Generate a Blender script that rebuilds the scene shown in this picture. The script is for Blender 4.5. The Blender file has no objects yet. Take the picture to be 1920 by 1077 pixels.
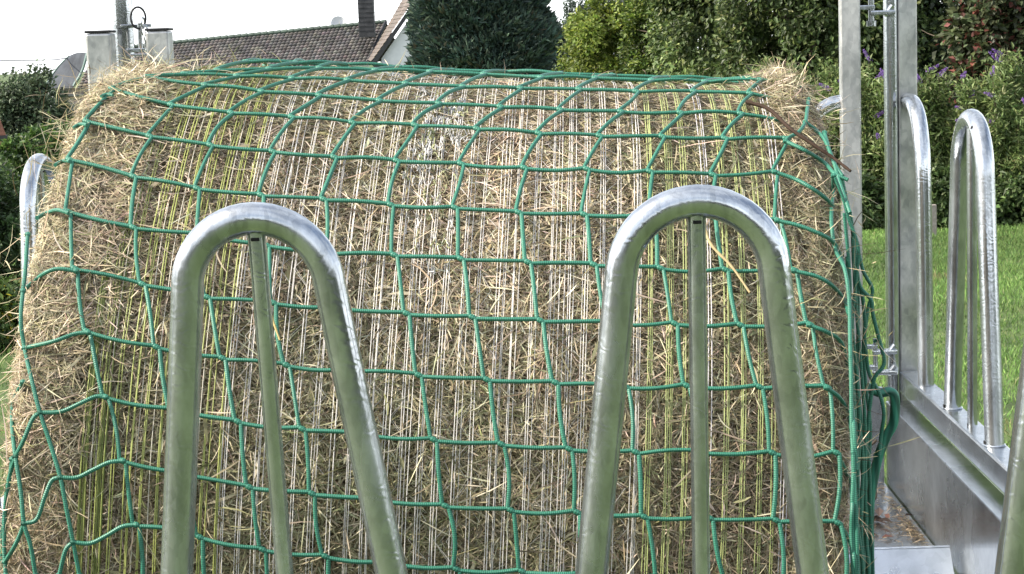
import bpy, bmesh, math, random
import numpy as np
from mathutils import Vector, Matrix

# ------------------------------------------------------------------ camera, light, exposure
H = 2.2                                     # eye height above the grass
scene = bpy.context.scene
C0 = scene.collection
FWD = np.array([-0.0203, 0.9920, -0.1238])
RGT = np.array([0.9993, 0.0166, -0.0320])
FWD /= np.linalg.norm(FWD)
RGT -= FWD * (RGT @ FWD); RGT /= np.linalg.norm(RGT)
UPV = np.cross(RGT, FWD)
cam = bpy.data.cameras.new('camera')
cam.sensor_width = 36.0
cam.lens = 67.5
cam.clip_start = 0.05
cam.clip_end = 2000
camo = bpy.data.objects.new('camera', cam)
C0.objects.link(camo)
mw = Matrix.Identity(4)
for i in range(3):
    mw[i][0], mw[i][1], mw[i][2] = RGT[i], UPV[i], -FWD[i]
mw[2][3] = H
camo.matrix_world = mw
scene.camera = camo

SUN_EL, SUN_AZ = math.radians(38), math.radians(-100)      # azimuth from +Y towards +X
SDIR = Vector((math.sin(SUN_AZ) * math.cos(SUN_EL), math.cos(SUN_AZ) * math.cos(SUN_EL), math.sin(SUN_EL)))
world = bpy.data.worlds.new('World'); scene.world = world; world.use_nodes = True
wn, wl = world.node_tree.nodes, world.node_tree.links
wn.clear()
sky = wn.new('ShaderNodeTexSky'); sky.sky_type = 'NISHITA'; sky.sun_disc = False
sky.sun_elevation = SUN_EL; sky.sun_rotation = SUN_AZ
sky.air_density = 1.0; sky.dust_density = 3.5; sky.ozone_density = 1.0
bg = wn.new('ShaderNodeBackground'); bg.inputs['Strength'].default_value = 0.15
wo = wn.new('ShaderNodeOutputWorld')
# bright high cloud veils most of the sky, thinner patches let some blue through
tc = wn.new('ShaderNodeTexCoord')
cn = wn.new('ShaderNodeTexNoise'); cn.inputs['Scale'].default_value = 2.2; cn.inputs['Detail'].default_value = 6
cr = wn.new('ShaderNodeValToRGB')
cr.color_ramp.elements[0].position = 0.36; cr.color_ramp.elements[0].color = (0.02, 0.02, 0.02, 1)
cr.color_ramp.elements[1].position = 0.60; cr.color_ramp.elements[1].color = (0.40, 0.40, 0.40, 1)
mx = wn.new('ShaderNodeMix'); mx.data_type = 'RGBA'
sz = wn.new('ShaderNodeSeparateXYZ'); hr = wn.new('ShaderNodeMapRange')      # haze whitens the low sky
hr.inputs['From Min'].default_value = 0.02; hr.inputs['From Max'].default_value = 0.38
hr.inputs['To Min'].default_value = 0.75; hr.inputs['To Max'].default_value = 0.0
ad = wn.new('ShaderNodeMath'); ad.operation = 'ADD'; ad.use_clamp = True
mx.inputs[7].default_value = (10.5, 10.7, 10.9, 1)
wl.new(tc.outputs['Generated'], cn.inputs['Vector']); wl.new(cn.outputs['Fac'], cr.inputs['Fac'])
wl.new(tc.outputs['Generated'], sz.inputs[0]); wl.new(sz.outputs[2], hr.inputs['Value']); wl.new(hr.outputs[0], ad.inputs[0]); wl.new(cr.outputs['Color'], ad.inputs[1]); wl.new(ad.outputs[0], mx.inputs[0]); wl.new(sky.outputs['Color'], mx.inputs[6])
wl.new(mx.outputs[2], bg.inputs['Color']); wl.new(bg.outputs['Background'], wo.inputs['Surface'])
sun = bpy.data.lights.new('sun', 'SUN'); sun.energy = 4.8; sun.angle = math.radians(0.53); sun.color = (1.0, 0.93, 0.81)
suno = bpy.data.objects.new('sun', sun); C0.objects.link(suno)
suno.rotation_euler = SDIR.to_track_quat('Z', 'Y').to_euler()
vs = scene.view_settings
vs.view_transform = 'Standard'; vs.look = 'None'; vs.exposure = 0.84; vs.gamma = 1.0

rng = np.random.default_rng(7)

# ------------------------------------------------------------------ helpers
def meta(o, label=None, cat=None, group=None, kind=None):
    if label: o['label'] = label
    if cat: o['category'] = cat
    if group: o['group'] = group
    if kind: o['kind'] = kind
    return o

def empty(name, loc, label, cat, group=None):
    o = bpy.data.objects.new(name, None); C0.objects.link(o)
    o.location = loc; o.empty_display_size = 0.1
    return meta(o, label, cat, group)

def nrm(v):
    v = np.asarray(v, float)
    return v / np.maximum(np.linalg.norm(v, axis=-1, keepdims=True), 1e-9)

class MB:
    """collects shapes in world coordinates, links them as one mesh object"""
    def __init__(s): s.v = []; s.f = []; s.c = []; s.t = []; s.n = 0; s.sm = []
    def add(s, v, f, col=(1, 1, 1), st=None, smooth=True):
        v = np.asarray(v, float); f = np.asarray(f, int)
        s.v.append(v); s.f.append((f + s.n))
        c = np.asarray(col, float)
        if c.ndim == 1: c = np.tile(c, (len(v), 1))
        s.c.append(c); s.t.append(np.zeros((len(v), 3)) if st is None else st)
        s.sm.append(np.full(len(f), smooth)); s.n += len(v)
        return s
    def build(s, name, mat, parent=None, loc=None):
        V = np.concatenate(s.v); Cc = np.concatenate(s.c); T = np.concatenate(s.t)
        org = np.array(loc if loc is not None else (parent_world(parent) if parent else (0, 0, 0)), float)
        V = V - org
        me = bpy.data.meshes.new(name)
        idx = np.concatenate([f.ravel() for f in s.f]).astype(np.int32)
        tot = np.concatenate([np.full(len(f), f.shape[1]) for f in s.f]).astype(np.int32)
        st = np.concatenate([[0], np.cumsum(tot)[:-1]]).astype(np.int32)
        me.vertices.add(len(V)); me.vertices.foreach_set('co', V.astype(np.float32).ravel())
        me.loops.add(len(idx)); me.loops.foreach_set('vertex_index', idx)
        me.polygons.add(len(tot)); me.polygons.foreach_set('loop_start', st); me.polygons.foreach_set('loop_total', tot)
        me.polygons.foreach_set('use_smooth', np.concatenate(s.sm))
        a = me.attributes.new('tint', 'FLOAT_COLOR', 'POINT')
        a.data.foreach_set('color', np.c_[Cc, np.ones(len(Cc))].astype(np.float32).ravel())
        b = me.attributes.new('along', 'FLOAT_VECTOR', 'POINT')
        b.data.foreach_set('vector', T.astype(np.float32).ravel())
        me.update(calc_edges=True); me.validate()
        me.materials.append(mat)
        o = bpy.data.objects.new(name, me); C0.objects.link(o)
        if parent: o.parent = parent
        elif loc is not None: o.location = loc
        return o

def parent_world(p):
    l = np.zeros(3)
    while p: l += np.array(p.location); p = p.parent
    return l

def smooth_path(P, n):
    """Catmull-Rom through P, n samples per span"""
    P = np.asarray(P, float)
    Q = np.vstack([2 * P[0] - P[1], P, 2 * P[-1] - P[-2]])
    out = []
    for i in range(1, len(Q) - 2):
        for t in np.linspace(0, 1, n, endpoint=False):
            a, b, c, d = Q[i - 1], Q[i], Q[i + 1], Q[i + 2]
            out.append(0.5 * (2 * b + (c - a) * t + (2 * a - 5 * b + 4 * c - d) * t * t + (3 * b - a - 3 * c + d) * t ** 3))
    out.append(P[-1])
    return np.array(out)

def tube(mb, P, r, sides=8, col=(1, 1, 1), cap=True):
    P = np.asarray(P, float); n = len(P)
    r = np.full(n, r) if np.isscalar(r) else np.asarray(r, float)
    T = nrm(np.gradient(P, axis=0))
    ref = np.array([0, 0, 1.0]) if abs(T[0][2]) < 0.9 else np.array([0, 1.0, 0])
    N = np.zeros((n, 3)); N[0] = nrm(np.cross(T[0], ref))
    for i in range(1, n):
        v = N[i - 1] - T[i] * (N[i - 1] @ T[i]); N[i] = v / max(np.linalg.norm(v), 1e-9)
    B = np.cross(T, N)
    ang = np.linspace(0, 2 * math.pi, sides + 1)
    ring = (N[:, None, :] * np.cos(ang)[None, :, None] + B[:, None, :] * np.sin(ang)[None, :, None]) * r[:, None, None] + P[:, None, :]
    L = np.concatenate([[0], np.cumsum(np.linalg.norm(np.diff(P, axis=0), axis=1))])
    st = np.zeros((n, sides + 1, 3)); st[..., 0] = (ang / (2 * math.pi))[None, :]; st[..., 1] = L[:, None]; st[..., 2] = r[:, None]
    i, j = np.meshgrid(np.arange(n - 1), np.arange(sides), indexing='ij')
    k = (i * (sides + 1) + j).ravel()
    F = np.stack([k, k + 1, k + sides + 2, k + sides + 1], 1)
    mb.add(ring.reshape(-1, 3), F, col, st.reshape(-1, 3))
    if cap:
        for e in (0, n - 1):
            V = ring[e, :sides]
            ids = np.arange(sides)[None, :]
            mb.add(V, ids if e == 0 else ids[:, ::-1], col, smooth=False)
    return mb

def box(mb, lo, hi, bev=0.003, col=(1, 1, 1), rot=None, piv=None):
    lo, hi = np.minimum(lo, hi), np.maximum(lo, hi)
    bm = bmesh.new(); bmesh.ops.create_cube(bm, size=1)
    sc = np.array(hi, float) - np.array(lo, float); ce = (np.array(hi, float) + np.array(lo, float)) / 2
    for v in bm.verts: v.co = Vector(np.array(v.co) * sc)
    if bev > 0:
        bmesh.ops.bevel(bm, geom=bm.edges[:], offset=min(bev, sc.min() * 0.45), segments=2, affect='EDGES', profile=0.5)
    bm.verts.index_update()
    V = np.array([v.co[:] for v in bm.verts]) + ce
    if rot is not None:
        R = np.array(rot); p = ce if piv is None else np.array(piv); V = (V - p) @ R.T + p
    for k in (3, 4, 5, 6, 8):
        F = [[v.index for v in f.verts] for f in bm.faces if len(f.verts) == k]
        if F:
            mb.add(V, F, col, smooth=False)
    bm.free()
    return mb

def rotz(a):
    c, s = math.cos(a), math.sin(a)
    return np.array([[c, -s, 0], [s, c, 0], [0, 0, 1.0]])

def prism(mb, poly, off, col=(1, 1, 1)):
    """flat outline (3-D points) thickened by the vector off"""
    P = np.asarray(poly, float); n = len(P); Q = P + np.asarray(off, float)
    V = np.vstack([P, Q])
    mb.add(V, [list(range(n))], col, smooth=False); mb.add(V, [list(range(2 * n - 1, n - 1, -1))], col, smooth=False)
    mb.add(V, [[i, i + n, (i + 1) % n + n, (i + 1) % n] for i in range(n)], col, smooth=False)
    return mb

def ribbons(mb, P, D, L, W, Nv, bend, cols, K=4):
    """many thin curved blades: centre P, direction D, length L, width W, normal Nv"""
    n = len(P); D = nrm(D)
    S = nrm(np.cross(D, Nv)); U = nrm(np.cross(S, D))
    t = np.linspace(-0.5, 0.5, K)
    off = bend[:, None] * L[:, None] * (0.25 - t[None, :] ** 2) * 4
    side = rng.normal(0, 0.05, n)[:, None] * L[:, None] * (0.25 - t[None, :] ** 2) * 4
    mid = P[:, None, :] + D[:, None, :] * (L[:, None] * t[None, :])[..., None] + U[:, None, :] * off[..., None] + S[:, None, :] * side[..., None]
    w = W[:, None] * (1 - 0.75 * np.clip(np.abs(t)[None, :] * 2, 0, 1) ** 2.5)
    a = mid + S[:, None, :] * w[..., None] / 2; b = mid - S[:, None, :] * w[..., None] / 2
    V = np.stack([a, b], 2).reshape(-1, 3)
    base = (np.arange(n) * K * 2)[:, None] + (np.arange(K - 1) * 2)[None, :]
    base = base.ravel()
    F = np.stack([base, base + 1, base + 3, base + 2], 1)
    mb.add(V, F, np.repeat(cols, K * 2, axis=0))
    return mb

def leafquads(mb, P, D, Nv, L, W, cols):
    """many rhombic leaves hinged at P, pointing along D"""
    D = nrm(D); S = nrm(np.cross(D, Nv)); U = np.cross(S, D)
    a = P; c = P + D * L[:, None] - U * (L * 0.12)[:, None]
    m = P + D * (L * 0.45)[:, None] + U * (L * 0.06)[:, None]
    b = m + S * (W / 2)[:, None]; d = m - S * (W / 2)[:, None]
    V = np.stack([a, b, c, d], 1).reshape(-1, 3)
    k = np.arange(len(P)) * 4
    mb.add(V, np.stack([k, k + 1, k + 2, k + 3], 1), np.repeat(cols, 4, axis=0), smooth=False)
    return mb

def pick(n, pal, w, jit=0.18):
    pal = np.array(pal, float); w = np.array(w, float); w /= w.sum()
    c = pal[rng.choice(len(pal), n, p=w)]
    return np.clip(c * (1 + rng.normal(0, jit, (n, 1))) * (1 + rng.normal(0, jit * 0.25, (n, 3))), 0.004, 0.95)

def snoise(x, y, seed, freq=1.0, octs=4):
    r = np.random.default_rng(seed); out = 0
    for o in range(octs):
        for _ in range(3):
            a = r.uniform(0, 2 * math.pi); k = freq * 2 ** o * r.uniform(0.7, 1.3)
            out = out + np.sin((x * math.cos(a) + y * math.sin(a)) * k + r.uniform(0, 6.28)) / 2 ** o / 3
    return out

# ------------------------------------------------------------------ materials
def newmat(name):
    m = bpy.data.materials.new(name); m.use_nodes = True
    nt = m.node_tree; nt.nodes.clear()
    out = nt.nodes.new('ShaderNodeOutputMaterial')
    return m, nt.nodes, nt.links, out

def ramp(N, stops):
    r = N.new('ShaderNodeValToRGB'); e = r.color_ramp.elements
    while len(e) < len(stops): e.new(0.5)
    for el, (p, c) in zip(e, stops):
        el.position = p; el.color = (*c, 1) if len(c) == 3 else c
    return r

def noise(N, Lk, scale, detail=4, vec=None, rough=0.5):
    n = N.new('ShaderNodeTexNoise'); n.inputs['Scale'].default_value = scale; n.inputs['Detail'].default_value = detail
    n.inputs['Roughness'].default_value = rough
    if vec is not None: Lk.new(vec, n.inputs['Vector'])
    return n

def tinted(name, rough=0.7, transl=0.0, spec=0.3, mul=(1, 1, 1), nscale=0, namp=0.3):
    """surface whose own colour comes from the per-piece tint"""
    m, N, Lk, out = newmat(name)
    at = N.new('ShaderNodeAttribute'); at.attribute_name = 'tint'
    src = at.outputs['Color']
    mm = N.new('ShaderNodeMix'); mm.data_type = 'RGBA'; mm.blend_type = 'MULTIPLY'; mm.inputs[0].default_value = 1
    mm.inputs[7].default_value = (*mul, 1); Lk.new(src, mm.inputs[6]); src = mm.outputs[2]
    if nscale:
        tcn = N.new('ShaderNodeTexCoord'); nn = noise(N, Lk, nscale, 5, tcn.outputs['Object'])
        rr = ramp(N, [(0.3, (1 - namp,) * 3), (0.7, (1 + namp,) * 3)]); Lk.new(nn.outputs['Fac'], rr.inputs['Fac'])
        m2 = N.new('ShaderNodeMix'); m2.data_type = 'RGBA'; m2.blend_type = 'MULTIPLY'; m2.inputs[0].default_value = 1
        Lk.new(src, m2.inputs[6]); Lk.new(rr.outputs['Color'], m2.inputs[7]); src = m2.outputs[2]
    p = N.new('ShaderNodeBsdfPrincipled'); p.inputs['Roughness'].default_value = rough
    p.inputs['Specular IOR Level'].default_value = spec
    Lk.new(src, p.inputs['Base Color'])
    if transl > 0:
        t = N.new('ShaderNodeBsdfTranslucent'); Lk.new(src, t.inputs['Color'])
        ms = N.new('ShaderNodeMixShader'); ms.inputs[0].default_value = transl
        Lk.new(p.outputs[0], ms.inputs[1]); Lk.new(t.outputs[0], ms.inputs[2]); Lk.new(ms.outputs[0], out.inputs['Surface'])
    else:
        Lk.new(p.outputs[0], out.inputs['Surface'])
    return m

def galv(name, lo=(0.40, 0.42, 0.43), hi=(0.66, 0.69, 0.70), r0=0.20, r1=0.42, scale=30, streak=(1, 1, 0.35), bump=0.25, metal=1.0, ripple=14):
    """hot-dip galvanised steel: zinc spangle, runs and dull patches"""
    m, N, Lk, out = newmat(name)
    tcn = N.new('ShaderNodeTexCoord'); mp = N.new('ShaderNodeMapping'); mp.inputs['Scale'].default_value = streak
    mp.inputs['Rotation'].default_value = (0.3, 0.5, 0.4)
    Lk.new(tcn.outputs['Object'], mp.inputs['Vector'])
    n1 = noise(N, Lk, scale, 6, mp.outputs['Vector'], 0.62)
    vo = N.new('ShaderNodeTexVoronoi'); vo.inputs['Scale'].default_value = scale * 5; Lk.new(mp.outputs['Vector'], vo.inputs['Vector'])
    mixf = N.new('ShaderNodeMath'); mixf.operation = 'MULTIPLY_ADD'; mixf.inputs[1].default_value = 0.16
    sep = N.new('ShaderNodeSeparateColor'); Lk.new(vo.outputs['Color'], sep.inputs['Color'])
    Lk.new(sep.outputs[0], mixf.inputs[0]); Lk.new(n1.outputs['Fac'], mixf.inputs[2])
    rc = ramp(N, [(0.36, lo), (0.78, hi)]); Lk.new(mixf.outputs[0], rc.inputs['Fac'])
    n2 = noise(N, Lk, scale * 0.35, 5, mp.outputs['Vector'])
    rr = ramp(N, [(0.34, (r0,) * 3), (0.70, (r1,) * 3)]); Lk.new(n2.outputs['Fac'], rr.inputs['Fac'])
    n3 = noise(N, Lk, scale * 2.5, 4, mp.outputs['Vector'])
    wv = N.new('ShaderNodeTexWave'); wv.wave_type = 'BANDS'; wv.bands_direction = 'DIAGONAL'; wv.inputs['Scale'].default_value = ripple
    wv.inputs['Distortion'].default_value = 16; wv.inputs['Detail'].default_value = 1.5; wv.inputs['Detail Scale'].default_value = 1.6
    Lk.new(tcn.outputs['Object'], wv.inputs['Vector'])
    hs = N.new('ShaderNodeMath'); hs.operation = 'MULTIPLY_ADD'; hs.inputs[1].default_value = 0.30
    Lk.new(wv.outputs['Fac'], hs.inputs[0]); Lk.new(n3.outputs['Fac'], hs.inputs[2])
    bp = N.new('ShaderNodeBump'); bp.inputs['Strength'].default_value = bump; bp.inputs['Distance'].default_value = 0.002
    Lk.new(hs.outputs[0], bp.inputs['Height'])
    p = N.new('ShaderNodeBsdfPrincipled'); p.inputs['Metallic'].default_value = metal
    Lk.new(rc.outputs['Color'], p.inputs['Base Color']); Lk.new(rr.outputs['Color'], p.inputs['Roughness']); Lk.new(bp.outputs['Normal'], p.inputs['Normal'])
    Lk.new(p.outputs[0], out.inputs['Surface'])
    return m

def plain(name, stops, scale=8, rough=0.8, bump=0.0, spec=0.3, metal=0.0, stretch=(1, 1, 1)):
    m, N, Lk, out = newmat(name)
    tcn = N.new('ShaderNodeTexCoord'); mp = N.new('ShaderNodeMapping'); mp.inputs['Scale'].default_value = stretch
    Lk.new(tcn.outputs['Object'], mp.inputs['Vector'])
    n = noise(N, Lk, scale, 6, mp.outputs['Vector'], 0.6)
    k = len(stops); rc = ramp(N, [(0.3 + 0.4 * i / max(k - 1, 1), c) for i, c in enumerate(stops)])
    Lk.new(n.outputs['Fac'], rc.inputs['Fac'])
    p = N.new('ShaderNodeBsdfPrincipled'); p.inputs['Roughness'].default_value = rough; p.inputs['Metallic'].default_value = metal
    p.inputs['Specular IOR Level'].default_value = spec
    Lk.new(rc.outputs['Color'], p.inputs['Base Color'])
    if bump:
        b = N.new('ShaderNodeBump'); b.inputs['Strength'].default_value = bump; b.inputs['Distance'].default_value = 0.01
        Lk.new(n.outputs['Fac'], b.inputs['Height']); Lk.new(b.outputs['Normal'], p.inputs['Normal'])
    Lk.new(p.outputs[0], out.inputs['Surface'])
    return m

def cordmat(name, dark, light, turns=3.0, pitch=2.6, tw=0):
    """braided cord: two families of strands crossing round the tube (tw: twisted rope)"""
    m, N, Lk, out = newmat(name)
    at = N.new('ShaderNodeAttribute'); at.attribute_name = 'along'
    sx = N.new('ShaderNodeSeparateXYZ'); Lk.new(at.outputs['Vector'], sx.inputs[0])
    def M(op, a, b):
        q = N.new('ShaderNodeMath'); q.operation = op
        for i, v in enumerate((a, b)):
            if v is None: continue
            if hasattr(v, 'links'): Lk.new(v, q.inputs[i])
            else: q.inputs[i].default_value = v
        return q.outputs[0]
    ln = M('DIVIDE', sx.outputs[1], M('MULTIPLY', sx.outputs[2], pitch))
    a = M('MULTIPLY', M('ADD', M('MULTIPLY', sx.outputs[0], turns), ln), 2 * math.pi)
    b = M('MULTIPLY', M('SUBTRACT', M('MULTIPLY', sx.outputs[0], turns), ln), 2 * math.pi)
    h = M('SINE', a, None) if tw else M('MULTIPLY', M('SINE', a, None), M('SINE', b, None))
    h = M('MULTIPLY_ADD', h, 0.5); h.node.inputs[2].default_value = 0.5
    tcn = N.new('ShaderNodeTexCoord'); n = noise(N, Lk, 25, 3, tcn.outputs['Object'])
    h2 = M('ADD', h, M('MULTIPLY', M('SUBTRACT', n.outputs['Fac'], 0.5), 0.5))
    rc = ramp(N, [(0.15, dark), (0.85, light)]); Lk.new(h2, rc.inputs['Fac'])
    p = N.new('ShaderNodeBsdfPrincipled'); p.inputs['Roughness'].default_value = 0.45; p.inputs['Specular IOR Level'].default_value = 0.45
    Lk.new(rc.outputs['Color'], p.inputs['Base Color'])
    bp = N.new('ShaderNodeBump'); bp.inputs['Strength'].default_value = 0.5; bp.inputs['Distance'].default_value = 0.001
    Lk.new(h, bp.inputs['Height']); Lk.new(bp.outputs['Normal'], p.inputs['Normal'])
    Lk.new(p.outputs[0], out.inputs['Surface'])
    return m

MAT = dict(
    tube=galv('galvanised_tube', lo=(0.31, 0.33, 0.345), hi=(0.55, 0.58, 0.605), r0=0.12, r1=0.34, scale=26, bump=0.16, metal=0.94, ripple=22),
    post=galv('galvanised_post', lo=(0.30, 0.31, 0.31), hi=(0.62, 0.62, 0.60), r0=0.30, r1=0.58, scale=16, streak=(1, 1, 0.6), bump=0.10, metal=0.9),
    sheet=galv('galvanised_sheet', lo=(0.36, 0.385, 0.405), hi=(0.54, 0.57, 0.60), r0=0.18, r1=0.34, scale=9, streak=(1, 1, 1), bump=0.10),
    dark=plain('black_plastic', [(0.012, 0.012, 0.013), (0.03, 0.03, 0.032)], 30, 0.5),
    hole=plain('drain_hole_dark', [(0.004, 0.004, 0.004), (0.01, 0.01, 0.01)], 30, 0.9),
    hay=tinted('hay_straw', 0.55, 0.18, 0.35),
    haycore=plain('hay_mass', [(0.05, 0.038, 0.022), (0.14, 0.11, 0.062), (0.24, 0.19, 0.11)], 110, 0.9, 0.6),  # dark core tone puts shade into the gaps between the straws
    wrap=tinted('wrap_thread', 0.45, 0.25, 0.4),
    cord=cordmat('green_braid', (0.011, 0.085, 0.055), (0.046, 0.225, 0.150), turns=4.0, pitch=1.9),
    rope=cordmat('green_rope', (0.008, 0.075, 0.048), (0.04, 0.22, 0.145), turns=3, pitch=8.0, tw=1),
    leaf=tinted('leaves', 0.5, 0.38, 0.4),
    needle=tinted('conifer_foliage', 0.6, 0.12, 0.3),
    grass=tinted('grass_blades', 0.6, 0.30, 0.25),
    petal=tinted('petals', 0.7, 0.2, 0.2),
    bark=plain('bark', [(0.05, 0.04, 0.03), (0.14, 0.11, 0.08)], 14, 0.9, 0.6, stretch=(1, 1, 0.25)),
    litter=tinted('litter', 0.8, 0.1, 0.2),
)

# cord positions in the bale (along the axis, degrees round it, radius) and, for hanging cords, from the eye
BALE_C=[-0.08465, 3.51771, -0.8254]
BALE_A=[0.99746, 0.00121, -0.07125]
BALE_E1=[0.07125, 9e-05, 0.99746]
BALE_E2=[0.00121, -1.0, -0.0]
GRID=[[[-0.4896,-24.0596],[-0.4936,-16.7596],[-0.4976,-9.4596],[-0.5016,-2.1596],[-0.5056,5.1404],[-0.5396,12.4404],[-0.5907,15.0652],[-0.6461,17.7115],[-0.6917,22.7581],[-0.7124,30.3475],[-0.72,37.5456],[-0.7012,45.8101],[-0.6722,53.6214],[-0.6401,61.0565],[-0.6026,68.3081],[-0.5696,75.1566],[-0.5448,81.9612],[-0.5268,89.1612],[-0.5088,96.3612],[-0.4908,103.5612]],[[-0.4045,-26.2069],[-0.4085,-18.9069],[-0.4125,-11.6069],[-0.4165,-4.3069],[-0.4205,2.9931],[-0.4545,10.2931],[-0.5012,14.7029],[-0.546,19.2157],[-0.5879,25.2906],[-0.6054,32.4049],[-0.6135,39.7564],[-0.5962,47.5763],[-0.568,54.9677],[-0.5342,62.4632],[-0.5032,69.3561],[-0.475,76.2773],[-0.4499,82.9652],[-0.4319,90.1652],[-0.4139,97.3652],[-0.3959,104.5652]],[[-0.3208,-28.8796],[-0.3248,-21.5796],[-0.3288,-14.2796],[-0.3328,-6.9796],[-0.3368,0.3204],[-0.3708,7.6204],[-0.4073,14.181],[-0.4483,20.0817],[-0.4866,26.2549],[-0.5046,33.5187],[-0.5102,41.1714],[-0.4926,48.1395],[-0.4679,56.2341],[-0.4347,63.3793],[-0.4038,70.404],[-0.3804,77.3981],[-0.3567,84.0049],[-0.3387,91.2049],[-0.3207,98.4049],[-0.3027,105.6049]],[[-0.2228,-29.9567],[-0.2268,-22.6567],[-0.2308,-15.3567],[-0.2348,-8.0567],[-0.2388,-0.7567],[-0.2728,6.5433],[-0.3122,13.629],[-0.3509,20.0265],[-0.3855,26.5811],[-0.4037,34.0747],[-0.4082,41.8659],[-0.3877,49.2445],[-0.3672,56.623],[-0.3385,63.8698],[-0.3078,70.9265],[-0.2882,77.8043],[-0.2646,84.4702],[-0.2466,91.6702],[-0.2286,98.8702],[-0.2106,106.0702]],[[-0.1262,-30.7916],[-0.1302,-23.4916],[-0.1342,-16.1916],[-0.1382,-8.8916],[-0.1422,-1.5916],[-0.1762,5.7084],[-0.2113,13.8011],[-0.2476,20.7548],[-0.2841,27.2943],[-0.3032,34.723],[-0.3097,42.1916],[-0.2905,49.9436],[-0.2661,56.9866],[-0.2398,64.1661],[-0.2106,71.2098],[-0.1901,78.1625],[-0.1684,84.8646],[-0.1504,92.0646],[-0.1324,99.2646],[-0.1144,106.4646]],[[-0.0295,-30.5759],[-0.0335,-23.2759],[-0.0375,-15.9759],[-0.0415,-8.6759],[-0.0455,-1.3759],[-0.0795,5.9241],[-0.1114,14.2349],[-0.1472,21.0693],[-0.1813,27.3865],[-0.2027,35.0551],[-0.2038,42.6342],[-0.1905,49.9436],[-0.1649,57.3502],[-0.141,64.4623],[-0.1134,71.493],[-0.0919,78.5207],[-0.0721,85.2589],[-0.0541,92.4589],[-0.0361,99.6589],[-0.0181,106.8589]],[[0.0723,-28.855],[0.0683,-21.555],[0.0643,-14.255],[0.0603,-6.955],[0.0563,0.345],[0.0223,7.645],[-0.0129,14.2695],[-0.0434,21.5517],[-0.0788,27.8888],[-0.0995,35.3102],[-0.1036,42.7538],[-0.0885,50.1545],[-0.0658,57.5156],[-0.0393,64.6683],[-0.014,71.6522],[0.0041,78.6839],[0.0242,85.1883],[0.0422,92.3883],[0.0602,99.5883],[0.0782,106.7883]],[[0.1682,-29.6469],[0.1642,-22.3469],[0.1602,-15.0469],[0.1562,-7.7469],[0.1522,-0.4469],[0.1182,6.8531],[0.0887,14.1188],[0.0566,22.0474],[0.0225,28.56],[0.0018,35.8274],[-0.0037,43.1793],[0.0142,50.3186],[0.0363,57.5664],[0.0624,64.6681],[0.086,71.8667],[0.1012,78.6141],[0.1242,85.1883],[0.1422,92.3883],[0.1602,99.5883],[0.1782,106.7883]],[[0.2677,-29.2479],[0.2637,-21.9479],[0.2597,-14.6479],[0.2557,-7.3479],[0.2517,-0.0479],[0.2177,7.2521],[0.1865,14.6299],[0.1583,22.1191],[0.1219,28.7973],[0.1014,35.7181],[0.0982,43.1578],[0.1146,50.217],[0.139,57.4412],[0.1667,64.762],[0.1843,71.912],[0.1999,78.797],[0.2242,85.1883],[0.2422,92.3883],[0.2602,99.5883],[0.2782,106.7883]],[[0.3626,-29.7355],[0.3586,-22.4355],[0.3546,-15.1355],[0.3506,-7.8355],[0.3466,-0.5355],[0.3126,6.7645],[0.2864,13.669],[0.2575,21.8878],[0.224,28.4663],[0.2018,35.644],[0.2039,42.9237],[0.2166,50.2101],[0.2385,57.2193],[0.2573,64.3547],[0.2807,71.5652],[0.296,78.6438],[0.3242,85.1883],[0.3422,92.3883],[0.3602,99.5883],[0.3782,106.7883]],[[0.4586,-28.8127],[0.4546,-21.5127],[0.4506,-14.2127],[0.4466,-6.9127],[0.4426,0.3873],[0.4086,7.6873],[0.3824,14.1365],[0.3587,21.4764],[0.3263,28.0689],[0.3022,35.6685],[0.2988,42.6828],[0.3161,50.0394],[0.3373,56.9883],[0.3655,64.1337],[0.3852,71.3504],[0.3933,78.5729],[0.4113,85.7729],[0.4293,92.9729],[0.4473,100.1729],[0.4653,107.3729]],[[0.5586,-28.8127],[0.5546,-21.5127],[0.5506,-14.2127],[0.5466,-6.9127],[0.5426,0.3873],[0.5086,7.6873],[0.4824,14.1365],[0.4587,21.4764],[0.427,27.6761],[0.4029,34.2918],[0.4003,42.6049],[0.4206,49.764],[0.4409,56.6426],[0.465,63.9095],[0.4793,71.0598],[0.4835,78.5808],[0.5015,85.7808],[0.5195,92.9808],[0.5375,100.1808],[0.5555,107.3808]]]
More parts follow.
